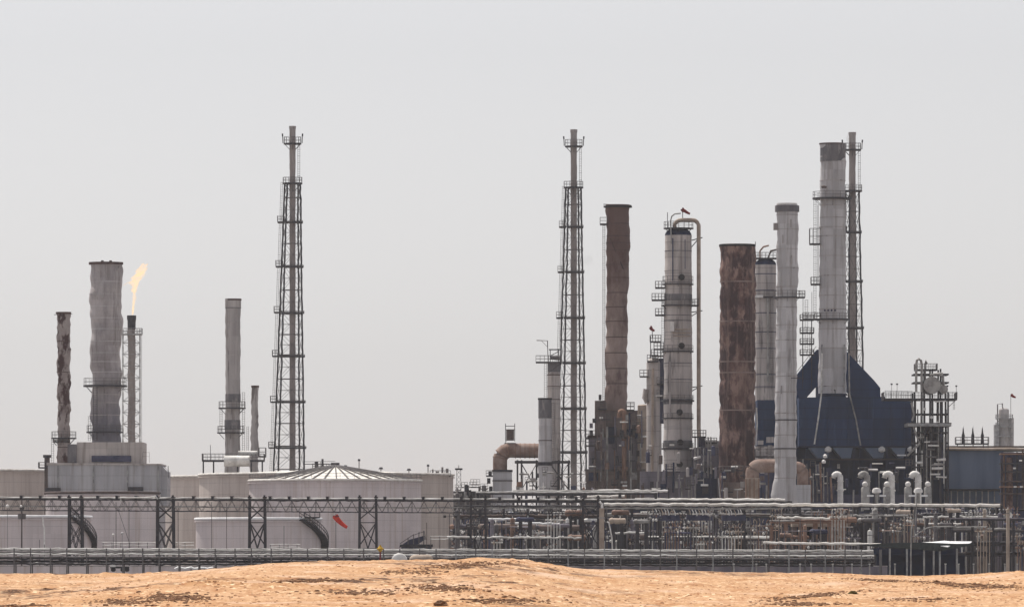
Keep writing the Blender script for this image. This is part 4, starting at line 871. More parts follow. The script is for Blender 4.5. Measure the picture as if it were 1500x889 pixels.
for u, lab in ((1267, 'round topped drum before the second gooseneck'), (1299, 'round topped drum before the third gooseneck'), (1330, 'round topped drum between the third and fourth goosenecks'), (1359, 'round topped drum right of the last gooseneck')):
    t = Thing('ball_drum', lab, 'drum', u, 1393, 'round topped drums before the blue hood'); s = t.s
    t.part('shell', MB().lathe([(5.6 * s, 0), (5.6 * s, t.z(715))] + [(5.6 * s * math.cos(a), t.z(715) + 3 * s * math.sin(a)) for a in [R(x) for x in (30, 60)]], 0, 0, 20), 'pipe_grey')
    t.part('ball', MB().lathe([(max(.05, 4.2 * s * math.cos(a)), t.z(709) + 4.2 * s * math.sin(a)) for a in [R(x) for x in range(-90, 91, 15)]], 0, -.2, 20), 'vent_white')
for u, lab in ((1284, 'white mushroom vent with two pale trays between the second and third goosenecks'), (1345, 'white mushroom vent with two pale trays below the rightmost gooseneck')):
    t = Thing('mushroom_vent', lab, 'vent', u, 1380, 'white mushroom vents'); s = t.s
    t.part('cap', MB().lathe([(3 * s, t.z(722)), (6.5 * s, t.z(721)), (6.5 * s, t.z(718)), (5 * s, t.z(715)), (.1, t.z(714))], 0, 0, 20), 'vent_white'); t.cyl('stem', u - 2.6, u + 2.6, 722, t.vg, 'pipe_grey')
    for e in (-9, 9): t.box('tray', u + e - 4.5, u + e + 4.5, 724.5, 727, 'sheet_bright', -1, 1); t.box('tray_leg', u + e - 1, u + e + 1, 727.2, t.vg, 'shadow_grey', -.5, .5)
# ---------------------------------------------------------------- ducts at the foot of the ringed stack
for u0, u1, Y, lab in ((1091, 1132, 1395, 'brown elbow duct on the left of the ringed stack foot'), (1160, 1184, 1395, 'rounded brown duct on the right of the ringed stack foot')):
    t = Thing('elbow_duct', lab, 'duct', (u0 + u1) / 2, Y); s = t.s
    if u0 < 1100:
        t.part('duct', MB().tube([t.P(1102, 705, 0)] + [(x, 0, z) for x, _, z in arc((t.x(1113), t.z(693)), 11 * s, 180, 90, 7)] + [t.P(1140, 682, 0)], 10 * s, 24), 'rust_duct'); t.box('casing', 1092, 1112, 700, t.vg, 'vessel_beige', -2, 2)
        for u in (1092, 1098, 1104, 1111): t.box('rib', u - .8, u + .8, 701, t.vg, 'rust_pale', -2.4, -2.05)
    else:
        t.part('duct', MB().tube([t.P(1160, 684, 0)] + [(x, 0, z) for x, _, z in arc((t.x(1166), t.z(694)), 10 * s, 90, 0, 7)] + [t.P(1176, 712, 0)], 8.5 * s, 24), 'rust_duct'); t.box('casing', 1166, 1187, 710, t.vg, 'cladding_grey', -2, 2)
t = Thing('equipment_platform', 'cluttered railed platform with grey boxes left of the ringed stack, below the hood', 'platform', 1118, 1420)
t.deck(1106, 1134, 668, -3, 2, h=10, step=5); t.box('support', 1108, 1165, 672, t.vg, 'shadow_grey', 3, 6)
for u, v, w_, h in ((1110, 660, 5, 8), (1118, 656, 6, 12), (1128, 652, 6, 14), (1114, 645, 8, 6), (1128, 640, 10, 8)): t.box('equipment_box', u - w_ / 2, u + w_ / 2, v, v + h, 'stack_grey', -1, 2)
t = Thing('foot_equipment', 'grey pumps and pipework to the right of the ringed stack foot', 'pipework', 1195, 1400)
t.box('skid', 1185, 1222, 712, t.vg, 'shadow_grey', 0, 3)
for i in range(9):
    u = 1176 + i * 5; t.pipe('pipe', [(u, 672 + (i * 37) % 30, -.5 - .2 * i), (u + (i % 3), 735, -.5 - .2 * i)], .9 + .3 * (i % 3), ('pipe_grey', 'steel_mid', 'pipe_brown')[i % 3])
for u, v in ((1208, 668), (1206, 676), (1199, 720), (1188, 700)): t.part('valve', MB().lathe([(.1, t.z(v + 3)), (3 * t.s, t.z(v + 2)), (3 * t.s, t.z(v - 1)), (.1, t.z(v - 3))], t.x(u), -2, 10), 'vent_white' if v < 690 else 'steel_mid')
# ---------------------------------------------------------------- pipe tower at right
t = Thing('pipe_tower', 'dense steel pipe tower with drums and bent pipes right of the blue hood', 'process tower', 1366, 1430)
for u in (1338, 1352, 1364, 1376, 1387):
    for d in (-4, 4): t.box('column', u - 1.1, u + 1.1, 541 if u > 1340 and u < 1380 else 575, t.vg, 'steel_dark', d - .4, d + .4)
for v in (548, 560, 606, 633, 648, 664, 683, 700): t.box('beam', 1337, 1388, v, v + 2, 'steel_dark', -4.6, 4.6)
t.deck(1293, 1400, 584, -5, 5, h=9, th=2.6, step=7); t.deck(1327, 1391, 621, -6, 6, m='galvanised', h=1, th=4)
t.deck(1340, 1372, 541, -3, 3, h=8, th=2, step=5)
for e, rr in ((-1, 10),): t.part('drum', MB().tube([t.P(1363, 565, -6), t.P(1363, 565, 4)], 12.5 * t.s, 24), 'pipe_grey'); t.part('drum', MB().tube([t.P(1380, 571, -5), t.P(1380, 571, 3)], 6.5 * t.s, 20), 'pipe_grey')
rg_ = random.Random(12)
t.part('bent_pipe', MB().tube([t.P(1340, 575, -5), t.P(1340, 535, -5), t.P(1341, 529, -5), t.P(1344, 526.5, -5), t.P(1347, 529, -5), t.P(1348, 535, -5), t.P(1348, 575, -5)], 1.9 * t.s, 10), 'pipe_grey')
t.part('bent_pipe', MB().tube([t.P(1353, 560, -5), t.P(1353, 534, -5), t.P(1354, 529, -5), t.P(1356, 534, -5)], 1.4 * t.s, 8), 'steel_mid')
t.part('bent_pipe', MB().tube([t.P(1360, 550, -5), t.P(1372, 549, -5), t.P(1379, 552, -5), t.P(1380, 565, -5)], 1.8 * t.s, 8), 'pipe_grey')
t.part('bent_pipe', MB().tube([t.P(1366, 548, -4.8), t.P(1378, 547, -4.8), t.P(1379, 570, -4.8)], 1.4 * t.s, 8), 'pipe_clad')
t.part('brace', MB().tube([t.P(1333, 590, -5), t.P(1337, 608, -5), t.P(1334, 617, -5)], 1.6 * t.s, 8), 'pipe_grey'); t.part('brace', MB().tube([t.P(1336, 625, -5), t.P(1341, 640, -5), t.P(1345, 650, -5), t.P(1327, 668, -5)], 1.5 * t.s, 8), 'pipe_grey')
for i in range(46):
    u = rg_.uniform(1338, 1387); v0 = rg_.choice((586, 600, 622, 640, 660)); v1 = v0 + rg_.uniform(25, 90); d = rg_.uniform(-5.5, -1)
    t.pipe('vertical_pipe', [(u, v0, d), (u, min(v1, 735), d)], rg_.uniform(.7, 1.9), rg_.choice(('pipe_grey', 'steel_mid', 'pipe_clad', 'steel_dark', 'steel_dark', 'shadow_grey')), n=6)
for i in range(16):
    u = rg_.uniform(1338, 1370); v = rg_.uniform(586, 700)
    t.pipe('cross_pipe', [(u, v, -5.6), (u + rg_.uniform(8, 18), v + rg_.uniform(-1, 1), -5.6)], rg_.uniform(.8, 2), rg_.choice(('pipe_grey', 'pipe_clad', 'vent_white', 'steel_mid')), n=6)
for u in (1352, 1362, 1371): t.part('valve_wheel', MB().tube([t.P(u, 596 + (u % 7) * 4, -6), t.P(u, 596 + (u % 7) * 4, -5.4)], 2.2 * t.s, 10), 'pipe_clad')
for u, v in ((1386, 566), (1399, 566)): t.part('lamp_post', MB().bar(t.P(u, v, -4), t.P(u, 583, -4), .4 * t.s).tube([t.P(u - 1.4, v, -4), t.P(u + 1.4, v, -4)], 1.1 * t.s, 6), 'steel_dark')
t.ladder(1396, 584, 600, d=-3, w=2); t.box('dark_shaft', 1344, 1382, 624, t.vg, 'dark_blue', -1, 3); t.part('strut', MB().bar(t.P(1398, 587, -4), t.P(1386, 598, -4), .6 * t.s), 'steel_mid')
# ---------------------------------------------------------------- blue shed and things on it
t = Thing('blue_shed', 'long blue grey shed with a rusty pipe along its roof edge at far right', 'shed', 1430, 1450)
t.box('wall', 1378, 1470, 660, t.vg, 'shed_blue', 0, 12); t.box('roof', 1377, 1505, 656, 660, 'roof_dark', -.6, 12.6)
t.pipe('eaves_pipe', [(1379, 657.5, -1.4), (1505, 657.5, -1.4)], 2, 'vessel_beige', jit=.25, step=9); t.box('cornice', 1377, 1505, 653, 655.2, 'steel_brown', -1, 2)
for u in (1383, 1388): t.box('downpipe', u - .6, u + .6, 665, t.vg, 'galvanised', -.4, 0)
t.box('lower_canopy', 1370, 1466, 716, 719, 'black_steel', -4, 0)
for u in range(1374, 1466, 9): t.box('canopy_post', u - .8, u + .8, 719, t.vg, 'pipe_grey', -3.8, -3.3)
t = Thing('vent_deck', 'low railed deck carrying three dark vents on the blue shed roof', 'platform', 1424, 1452)
t.deck(1400, 1448, 649, -1.5, 2.5, h=9, step=8)
for u in (1402, 1412, 1425, 1440, 1447): t.box('leg', u - .6, u + .6, 651, 656, 'steel_dark', -1, -.5)
for u, lab in ((1411, 'leftmost dark bottle shaped vent on the railed roof deck'), (1425, 'middle dark bottle shaped vent on the railed roof deck'), (1439, 'rightmost dark bottle shaped vent on the railed roof deck')):
    t = Thing('roof_vent', lab, 'vent', u, 1453, 'dark bottle vents on the shed roof'); s = t.s
    t.part('body', MB().lathe([(2.4 * s, t.z(649)), (2.6 * s, t.z(646)), (2.0 * s, t.z(641)), (2.5 * s, t.z(638)), (1.4 * s, t.z(634)), (1.0 * s, t.z(630)), (.6 * s, t.z(626.5))], 0, 0, 14), 'steel_dark'); t.part('whip', MB().bar((0, 0, t.z(628)), (.1, 0, t.z(624)), .3 * s), 'steel_mid')
t = Thing('far_column', 'faint hazy column far behind the blue shed', 'column', 1470, 2700); s = t.s  # parts kept pale, so distance haze is put into their colour
t.cyl('shell', 1463, 1478, 601, t.vg, 'stack_grey', dome=4); t.cyl('shell', 1477, 1485, 612, t.vg, 'stack_grey')
t.part('head_pipe', MB().tube([t.P(1461, 640, -1), t.P(1461, 592, -1), t.P(1468, 591, -1), t.P(1469, 602, -1)], 1 * s, 6), 'steel_mid')
for v in (612, 624, 638): t.ring_platform(1471, v, 8, 13, h=5, m='galvanised', rail='galvanised')
t.box('side_frame', 1456, 1463, 622, t.vg, 'galvanised', -2, 2)
t = Thing('windsock', 'tiny red windsock on a thin pole at the far right edge', 'windsock', 1484, 1600)
t.cyl('pole', 1480.3, 1481, 577, t.vg, 'steel_mid'); t.windsock(1481, 578, 8, .7, 'red_cloth', r=1.3)
t = Thing('rusty_pipe_frame', 'rusty brown pipes and steel frame at the right edge', 'pipework', 1485, 1420)
for i, (u, v0, r, m_) in enumerate(((1470, 665, 1.6, 'rust_pale'), (1478, 670, 5, 'rust'), (1489, 662, 1.4, 'steel_dark'), (1466, 672, 1, 'steel_dark'), (1497, 658, 1.6, 'steel_brown'), (1504, 660, 1.6, 'rust'))): t.pipe('riser_pipe', [(u, v0, -1 - i * .3), (u, t.vg, -1 - i * .3)], r, m_)
for v in (664, 678, 690, 704, 712, 722): t.box('beam', 1464, 1510, v, v + 2, ('steel_dark', 'rust_pale', 'steel_brown')[v % 3], -3.4, 1)
t.box('backing_casing', 1468, 1510, 662, t.vg, 'shadow_grey', 3, 6)
for u, v in ((1485, 713), (1494, 713), (1484, 686), (1493, 675)): t.part('valve', MB().tube([t.P(u - 2, v, -4), t.P(u + 2, v, -4)], 1.3 * t.s, 8), 'vent_white')
# ================================================================ trestle bridge across the left and middle
SPR = {}
def trestle_tower(u0, u1, lab, Y=1080, vt=729, m='steel_dark'):
    t = Thing('trestle_tower', lab, 'steel tower', (u0 + u1) / 2, Y, 'braced towers under the pipe bridge'); s = t.s
    for u in (u0 + 2, u1 - 2):
        for d in (-1.6, 1.6): t.part('leg', MB().bar(t.P(u, vt + .8, d), t.P(u + (-1 if u < (u0 + u1) / 2 else 1), t.vg, d), 2.3 * s), m)
    L_ = [733, 745, 765, 788, 803, 826]; lb = MB(); lb2 = MB(); a, b = u0 + 2, u1 - 2
    for v in (765, 803): 
        for d, q_ in ((-1.6, lb), (1.6, lb2)): q_.bar(t.P(a, v, d), t.P(b, v, d), .8 * s)
    for v0, v1 in ((740, 765), (765, 803), (803, 835)):
        for d, q_ in ((-1.6, lb), (1.6, lb2)):
            if v0 == 765: q_.bar(t.P(a, v0, d), t.P((a + b) / 2, v1, d), .85 * s); q_.bar(t.P(b, v0, d), t.P((a + b) / 2, v1, d), .85 * s)
            q_.bar(t.P(a, v0, d), t.P(b, v1 - 5, d), .75 * s); q_.bar(t.P(b, v0, d), t.P(a, v1 - 5, d), .75 * s)
    t.part('brace', lb, m); t.part('brace', lb2, m)
    for u in (u0 + 2, u1 - 2): t.part('leg_cap', MB().box(t.x(u - 2.6), t.x(u + 2.6), -2.2, 2.2, t.z(727.4), t.z(728.8)).box(t.x(u - 1.4), t.x(u + 1.4), -2, -1.4, t.z(725), t.z(727.4)), m, flat=True)
labs = ['first braced trestle tower from the left, beside the low left tank stair', 'second braced trestle tower from the left, below the pale tank joint', 'third braced trestle tower, in front of the low middle tank',
        'fourth braced trestle tower, right of the orange windsock', 'fifth trestle tower, just right of the widest tank end', 'sixth trestle tower, below the brown stack']
for (a, b), l in zip(((100, 122), (229, 256), (364, 390), (525, 553), (688, 713), (852, 878)), labs): trestle_tower(a, b, l)
t = Thing('pipe_bridge', 'long truss pipe bridge running across the tanks on braced towers', 'pipe bridge', 440, 1080); s = t.s
for d in (-1.7, 1.7):
    t.part('top_chord', MB().tube([t.P(-30, 731, d), t.P(1160, 740 if False else 735, d)], 1.5 * s, 4, .25 * s, t.rng, 5 * s), 'steel_dark')
    t.part('bottom_chord', MB().tube([t.P(-30, 747, d), t.P(300, 748.5, d), t.P(885, 752, d)], .9 * s, 4, .18 * s, t.rng, 5 * s), 'steel_dark')
vch = lambda u: 731 + (u + 30) / 1190 * 4
lb = MB(); u = -30; i = 0
while u < 880:
    for d in (-1.7, 1.7):
        a, b = t.P(u, vch(u) + 1, d), t.P(u + 8.8, 748 + u * .004, d); c_ = t.P(u + 17.6, vch(u) + 1, d)
        lb.bar(a, b, .42 * s); lb.bar(b, c_, .42 * s)
        if i % 2 == 0: lb.bar(a, t.P(u, 748 + u * .004, d), .5 * s)
    u += 17.6; i += 1
t.part('truss_lattice', lb, 'steel_mid')
for d, v, r, m_ in ((-1.3, -2.6, .95, 'pipe_clad'), (-.5, -2.2, .8, 'pipe_grey'), (.4, -2.8, 1.1, 'pipe_clad'), (1.1, -2.2, .8, 'pipe_grey'), (-.9, 10, 1.1, 'pipe_grey')):
    t.part('pipe', MB().tube([t.P(q, vch(q) + v, d) for q in range(-30, 1150, 10)], r * s, 8, .28 * s, t.rng, 6 * s), m_)
for u in list(range(32, 880, 28)):
    if any(a - 4 < u < b + 4 for a, b in ((100, 122), (229, 256), (364, 390), (525, 553), (688, 713), (852, 878))): continue
    t.part('pipe_support', MB().box(t.x(u - 2), t.x(u + 2), -2, -1.6, t.z(vch(u) - 5.2), t.z(vch(u) - 1)).box(t.x(u - 2.6), t.x(u + 2.6), -2, 2, t.z(vch(u) - 5.8), t.z(vch(u) - 5)), 'steel_dark', flat=True)
t.part('cross_pipe', MB().tube([t.P(178, 734, -2), t.P(178, 729, -2.2), t.P(215, 729, -2.2), t.P(229, 727, -2.2), t.P(232, 731, -2.2)], 1.2 * s, 8, .3 * s, t.rng, 5 * s), 'pipe_clad')
# ================================================================ low pipe rack in front
t = Thing('low_pipe_rack', 'low pipe rack with pale topped pipes running along behind the sand ridge', 'pipe rack', 620, 1000); s = t.s
for v, d, r, m_, u1 in ((804.5, 1.4, 1.2, 'pipe_clad', 1292), (807, .4, 1.4, 'pipe_grey', 1292), (810, -.6, 1.5, 'steel_mid', 1292), (814, .9, 1.6, 'pipe_grey', 1292), (814.5, -1.2, 1.3, 'pipe_clad', 1285), (818.5, -1.5, 1.5, 'steel_mid', 1292), (821, .2, 1.6, 'steel_dark', 1292), (825, -1.3, 1.9, 'black_steel', 1285), (828.5, 1.2, 1.7, 'steel_dark', 1285)):
    dv = lambda u: -1.5 + 3 * (u + 40) / 1330
    off = -2 if v > 812 else 0
    t.part('pipe', MB().tube([t.P(q, v + dv(q) + off, d) for q in range(-40, u1, 12)], r * s, 8, .35 * s, t.rng, 5 * s), m_)
for i, u in enumerate(range(-34, 1295, 27)):
    uu = u + ((i * 7) % 5 - 2)
    for d_ in (-1.9, 1.8): t.part('post', MB().box(t.x(uu - .9), t.x(uu + .9), d_, d_ + .3, 0, t.z(802.5 + 2 * (u + 40) / 1330)), 'steel_mid' if (u < 640 or i % 2) else 'galvanised', flat=True)
for i, u in enumerate(range(-20, 1280, 54)): t.part('cross_beam', MB().box(t.x(u - 1), t.x(u + 1), -2.1, 2.2, t.z(821.2), t.z(819)), 'steel_dark', flat=True)
# dark panels (shade skirting) behind the low rack posts
for u0, u1, m_, lab in ((-60, 300, 'tank_mauve', 'long low grey wall behind the low rack at far left'), (300, 560, 'tank_mauve', 'low grey wall behind the low rack under the low middle tank'), (820, 1300, 'furnace_mauve', 'long dark low wall behind the low pipe rack at right')):
    t = Thing('low_wall', lab, 'wall', (u0 + u1) / 2, 1030); t.box('face', u0, u1, 829, t.vg, m_, 0, .4); t.box('coping', u0, u1, 828, 829.2, 'stack_grey', -.1, .5)
# ================================================================ single things before the tanks
def pole(name, lab, cat, u, vt, Y, r=.6, m='steel_dark'):
    t = Thing(name, lab, cat, u, Y); t.part('pole', MB().bar(t.P(u, vt, 0), t.P(u, t.vg, 0), r * t.s, 6), m); return t
t = pole('windsock', 'bright orange windsock hanging from a thin pole in front of the dome roofed tank', 'windsock', 492, 752, 1120, .5, 'steel_mid')
t.windsock(490.5, 755, 25, 1.02, 'orange_cloth', r=2.5); t.part('frame_ring', MB().lathe([(4.6 * t.s, t.z(757)), (4.6 * t.s, t.z(754.6))], t.x(492), 0, 14, open_ends=True), 'red_paint')
t = pole('floodlight_mast', 'thin mast with two dark floodlights at the right end of the widest tank', 'light mast', 658.5, 752, 1110, .55)
t.part('crossarm', MB().bar(t.P(650, 756, 0), t.P(668, 756, 0), .5 * t.s), 'steel_mid')
for u in (651.5, 667): t.part('lamp', MB().tube([t.P(u - 2, 756, -.6), t.P(u + 2, 756, -.6)], 2 * t.s, 10), 'black_steel')
t = pole('light_pole', 'thick brownish pole with a lamp ring left of the first trestle tower', 'light pole', 32, 727, 1090, 1.0, 'steel_brown')
t.cyl('lamp_ring', 26, 38, 752, 760, 'steel_mid', n=16); t.cyl('collar', 29, 35, 742, 746, 'steel_dark', n=16)
for i, (u, vt, lab) in enumerate(((170, 735, 'thin braced pole in front of the low wide tank, left one of a pair'), (189, 735, 'thin braced pole in front of the low wide tank, right one of a pair'), (261, 735, 'thin pole just right of the second trestle tower'), (310, 735, 'thin pole above the left end of the low middle tank'),
        (332, 736, 'thin pole behind the bridge above the low middle tank'), (416, 770, 'thin seam pole in front of the low middle tank'), (625, 765, 'thin pole near the right end of the dome roofed tank'), (58, 790, 'short thin pole between the low left tank and the low rack'), (65, 797, 'second short pole between the low left tank and the low rack'))):
    t = pole('thin_pole', lab, 'pole', u, vt, 1120, .5, 'steel_mid' if i % 2 else 'steel_brown')
    if i == 0: t.part('brace', MB().bar(t.P(171, 740, 0), t.P(189, 793, 0), .5 * t.s), 'steel_mid')
t = Thing('hydrant', 'small yellow valve head on a dark red post behind the sand ridge', 'valve', 557, 980); s = t.s
t.part('post', MB().bar(t.P(557, 808, 0), t.P(557, t.vg, 0), 1.3 * s, 8), 'red_paint')
t.part('head', MB().lathe([(1.2 * s, t.z(808)), (3 * s, t.z(806)), (4.2 * s, t.z(803)), (2.4 * s, t.z(800.5)), (1.3 * s, t.z(799)), (.1, t.z(797.6))], 0, 0, 14), 'yellow_paint')
for e in (-1, 1): t.part('nozzle', MB().tube([t.P(557, 803.5, 0), t.P(557 + e * 5, 803.5, 0)], 1.2 * s, 8), 'yellow_paint')
t = Thing('white_drum', 'white round ended drum standing just above the sand ridge', 'drum', 585, 970); s = t.s
t.part('shell', MB().tube([t.P(585, 821, -2), t.P(585, 821, -1), t.P(585, 821, 4)], 11.3 * s, 28), 'vent_white')
c_ = t.part('end_cap', MB().lathe([(11.3 * s * math.cos(a), 3.5 * s * math.sin(a)) for a in [R(x) for x in (0, 20, 40, 60, 80, 89)]], 0, 0, 28), 'vent_white'); c_.rotation_euler = (R(90), 0, 0); c_.location = (0, -2.0, t.z(821))
t.box('saddle', 578, 592, 826, t.vg, 'steel_mid', -1, 3)
t = Thing('beige_drum', 'long beige horizontal drum behind the sand ridge, right of the white drum', 'drum', 617, 972); s = t.s
c_ = t.part('shell', MB().lathe([(.1, -17.5 * s), (3 * s, -17 * s), (5.6 * s, -15 * s), (7.5 * s, -11.5 * s), (7.8 * s, 11 * s), (6 * s, 15 * s), (3 * s, 17 * s), (.1, 17.5 * s)], 0, 0, 24), 'vessel_beige'); c_.rotation_euler = (0, R(90), 0); c_.location = (0, 0, t.z(819.5))
for u in (608, 626): t.box('saddle', u - 1.5, u + 1.5, 825, t.vg, 'steel_mid', -.6, .6)
t = Thing('loading_ramp', 'dark sloping covered stair in front of the dome roofed tank right end', 'stair', 606, 1130); s = t.s
t.part('ramp', MB().prism([(t.x(584), t.z(801)), (t.x(600), t.z(790)), (t.x(622), t.z(784)), (t.x(622), t.z(790)), (t.x(604), t.z(802))], -2, 2), 'shadow_grey', flat=True)
t.part('handrail', MB().tube([t.P(586, 796, -2), t.P(604, 784, -2), t.P(622, 778, -2), t.P(624, 790, -2)], .7 * s, 4), 'steel_mid')
for u, v in ((598, 793), (606, 788), (614, 785), (621, 783)): t.box('post', u - .7, u + .7, v - 6, t.vg, 'steel_mid', -2.3, -1.9)
t.box('landing', 586, 634, 797, 801, 'steel_dark', -2.6, 2.4); t.box('sump_box', 588, 632, 801.2, t.vg, 'shadow_grey', -1, 2)
for i, (u, v, r, m_, lab) in enumerate(((11, 741, 2.6, 'vent_white', 'small white round lamp globe above the low left tank'), (31, 741, 1.8, 'vent_white', 'small white lamp globe by the thick brownish pole'), (166, 783, 2, 'vent_white', 'small white lamp globe left of the braced pole pair'), (179, 781, 2.2, 'stack_light', 'small pale lamp globe between the braced pole pair'),
        (54, 825, 2.6, 'vent_white', 'small white globe low behind the sand at far left'), (254, 827, 3, 'vent_white', 'white globe beside the foot of the second trestle tower'))):
    t = Thing('globe_lamp', lab, 'lamp', u, 1085 if v > 760 else 1070); s = t.s
    t.part('globe', MB().lathe([(max(.02, r * s * math.cos(a)), t.z(v) + r * s * math.sin(a)) for a in [R(x) for x in range(-90, 91, 20)]], 0, 0, 14), m_); t.part('post', MB().bar((0, 0, 0), (0, 0, t.z(v + r)), .35 * s), 'steel_mid')
t = Thing('white_pipe_drop', 'short bright crooked pipe hanging against the low left tank', 'pipe', 63, 1228)
t.pipe('pipe', [(61, 756, 0), (63, 760, 0), (63.5, 768, 0), (65, 773, 0), (65, t.vg, 0)], 1.1, 'vent_white')
t = Thing('parked_truck', 'small pale tanker truck parked low behind the sand, right of the first trestle tower', 'truck', 174, 1020); s = t.s
t.part('tank', MB().tube([t.P(172, 822, 0), t.P(188, 822, 0)], 4.2 * s, 16), 'stack_light'); t.part('cab', MB().prism([(t.x(162), t.z(830)), (t.x(162), t.z(822)), (t.x(164.5), t.z(816.5)), (t.x(170), t.z(816.5)), (t.x(170), t.z(830))], -1.2, 1.2), 'vent_white', flat=True)
t.box('window', 164.6, 168.6, 818, 822, 'dark_blue', -1.25, -1.18); t.box('chassis', 162, 189, 829.5, 832, 'black_steel', -1, 1)
for u in (166, 180, 186): t.part('wheel', MB().tube([t.P(u, 834, -1.3), t.P(u, 834, 1.3)], 3 * s, 14), 'black_steel')
t = Thing('white_canopy', 'low ragged white sheet roof behind the sand below the low middle tank', 'canopy', 285, 1010); s = t.s
t.part('sheet', MB().tube([t.P(u, 832 + 1.2 * math.sin(u * .4), 0) for u in range(256, 316, 4)], 1.7 * s, 6, .5 * s, t.rng, None), 'sheet_bright')
for u in (262, 280, 300, 312): t.box('post', u - .6, u + .6, 833, t.vg, 'steel_mid', -.3, .3)
for u0, u1, v, lab in ((150, 228, 794, 'thin pale handrail run low in front of the wide low tank'), (257, 284, 794, 'short pale handrail run right of the second trestle tower'), (395, 440, 797, 'thin pale handrail run low before the low middle tank'), (630, 664, 785, 'pale pipe rail across the foot of the widest tank right end')):
    t = Thing('handrail', lab, 'handrail', (u0 + u1) / 2, 1125); s = t.s
    for q in (0, 4): t.part('rail', MB().tube([t.P(u0, v + q, 0), t.P(u1, v + q, 0)], .5 * s, 6, .3 * s, t.rng, 6 * s), 'pipe_clad')
    for u in range(int(u0) + 1, int(u1), 13): t.part('post', MB().bar(t.P(u, v, 0), t.P(u, t.vg, 0), .5 * s), 'steel_mid')
# ================================================================ process racks on the right
def rack(name, lab, u0, u1, Y, levels, bay, npipe, mats, cm='steel_dark', depth=5, skip=(), seed=1):
    t = Thing(name, lab, 'pipe rack', (u0 + u1) / 2, Y, 'long process pipe racks'); s = t.s; rg = random.Random(seed)
    n_ = max(1, round((u1 - u0) / bay)); us = [u0 + (u1 - u0) * i / n_ for i in range(n_ + 1)]
    for u in us:
        for d in (-depth, depth): t.box('column', u - 1.8, u + 1.8, min(levels), t.vg, cm, d - .2, d + .2)
        for v in levels: t.box('cross_beam', u - 1, u + 1, v, v + 2.2, cm, -depth - .25, depth + .25)
    for v in levels:
        t.part('side_beam', MB().box(t.x(u0 - 2), t.x(u1 + 2), -depth - .5, -depth - .26, t.z(v + 2.6), t.z(v + .3)), cm, flat=True)
        for k_ in range(npipe):
            r = rg.choice((.8, 1.1, 1.5, 2.0, 2.4)); d = -depth + .9 + (2 * depth - 1.8) * k_ / max(1, npipe - 1); m_ = rg.choice(mats)
            a = u0 - 3 if rg.random() < .7 else rg.uniform(u0, u0 + (u1 - u0) * .4); b = u1 + 3 if rg.random() < .7 else rg.uniform(u0 + (u1 - u0) * .6, u1)
            t.part('pipe', MB().tube([t.P(a, v - r, d), t.P(b, v - r + rg.uniform(-.5, .5), d)], r * s, 8, .3 * s, rg, 6 * s), m_)
    return t
PM = ['pipe_grey', 'pipe_grey', 'steel_mid', 'pipe_brown', 'steel_brown', 'steel_dark']
PM = ['pipe_grey', 'steel_mid', 'steel_dark', 'furnace_mauve', 'steel_brown', 'steel_dark']
PC = PM + ['pipe_clad', 'pipe_brown']
rack('process_rack', 'four level pipe rack from the widest tank to below the brown stack', 668, 878, 1150, [742, 758, 773, 788], 35, 4, PC, seed=3)
rack('process_rack', 'three level pipe rack below the distillation column, thick with valves', 884, 1130, 1170, [740, 756, 789], 41, 4, PC, seed=5)
rack('process_rack', 'pipe rack running right from the ringed stack foot under the goosenecks', 1128, 1464, 1190, [741, 756, 769], 42, 3, PC, seed=8)
rack('process_rack', 'beige pipe rack on brown posts below the ringed stack and hood', 1130, 1236, 1120, [764, 796], 21, 2, ['vessel_beige', 'pipe_grey', 'pipe_brown'], cm='rust_pale', seed=11, depth=3)
rack('process_rack', 'low pipe rack right of the dark canopy at the right edge', 1392, 1512, 1120, [760, 777, 797, 812], 30, 3, PC, seed=14, depth=4)
rack('process_rack', 'rear pipe rack seen faintly between the trestle and brown furnace block', 700, 960, 1330, [722, 734], 50, 3, ['pipe_grey', 'pipe_clad', 'steel_mid'], seed=21, depth=4)
# bright insulated headers that read as white wavy lines
def header(lab, u0, u1, v, r, Y, m='pipe_clad', dv=0, sup=30):
    t = Thing('header_pipe', lab, 'pipe', (u0 + u1) / 2, Y, 'pale insulated header pipes'); s = t.s
    t.part('pipe', MB().tube([t.P(u0, v, 0), t.P((u0 + u1) / 2, v + dv / 2, 0), t.P(u1, v + dv, 0)], r * s, 10, .45 * s, t.rng, 5 * s), m)
    u = u0 + 4
    while u < u1: t.box('support', u - .7, u + .7, v + r + dv * (u - u0) / (u1 - u0) - .3, t.vg, 'steel_mid', -.2, .2); u += sup
    return t
header('pale header pipe high at the foot of the distillation column', 930, 1150, 731, 1.9, 1330, 'roof_white', 1)
header('long pale header pipe from the distillation column foot to the right edge frame', 885, 1465, 738.5, 2.2, 1140, 'roof_white', 1.5)
header('pale header pipe left of the distillation column foot', 868, 978, 718, 1.8, 1390, 'vent_white', 1)
header('short pale header pipe below the brown furnace block', 860, 915, 727, 1.6, 1370, 'roof_white', -1)
header('bright short pipe right of the fifth trestle tower', 715, 782, 760, 1.7, 1130, 'sheet_bright')
header('lower bright short pipe right of the fifth trestle tower', 750, 820, 766, 1.6, 1132, 'sheet_bright', 1)
header('long pale pipe halfway down the rack left of the sixth trestle tower', 655, 852, 786, 1.3, 1105, 'pipe_clad', 1.5)
header('pale pipe halfway down beside the beige upright duct', 897, 945, 780, 1.4, 1120, 'pipe_clad')
header('pale pipe above the beige block below the ringed stack', 1138, 1216, 758, 1.6, 1108, 'roof_white', 1)
header('thick pale pipe with a brown underside below the ringed stack', 1118, 1290, 794.5, 1.8, 1095, 'roof_white', 2.5, 17)
header('pale pipe crossing right of the beige block under the goosenecks', 1232, 1330, 755, 1.2, 1150, 'pipe_grey')
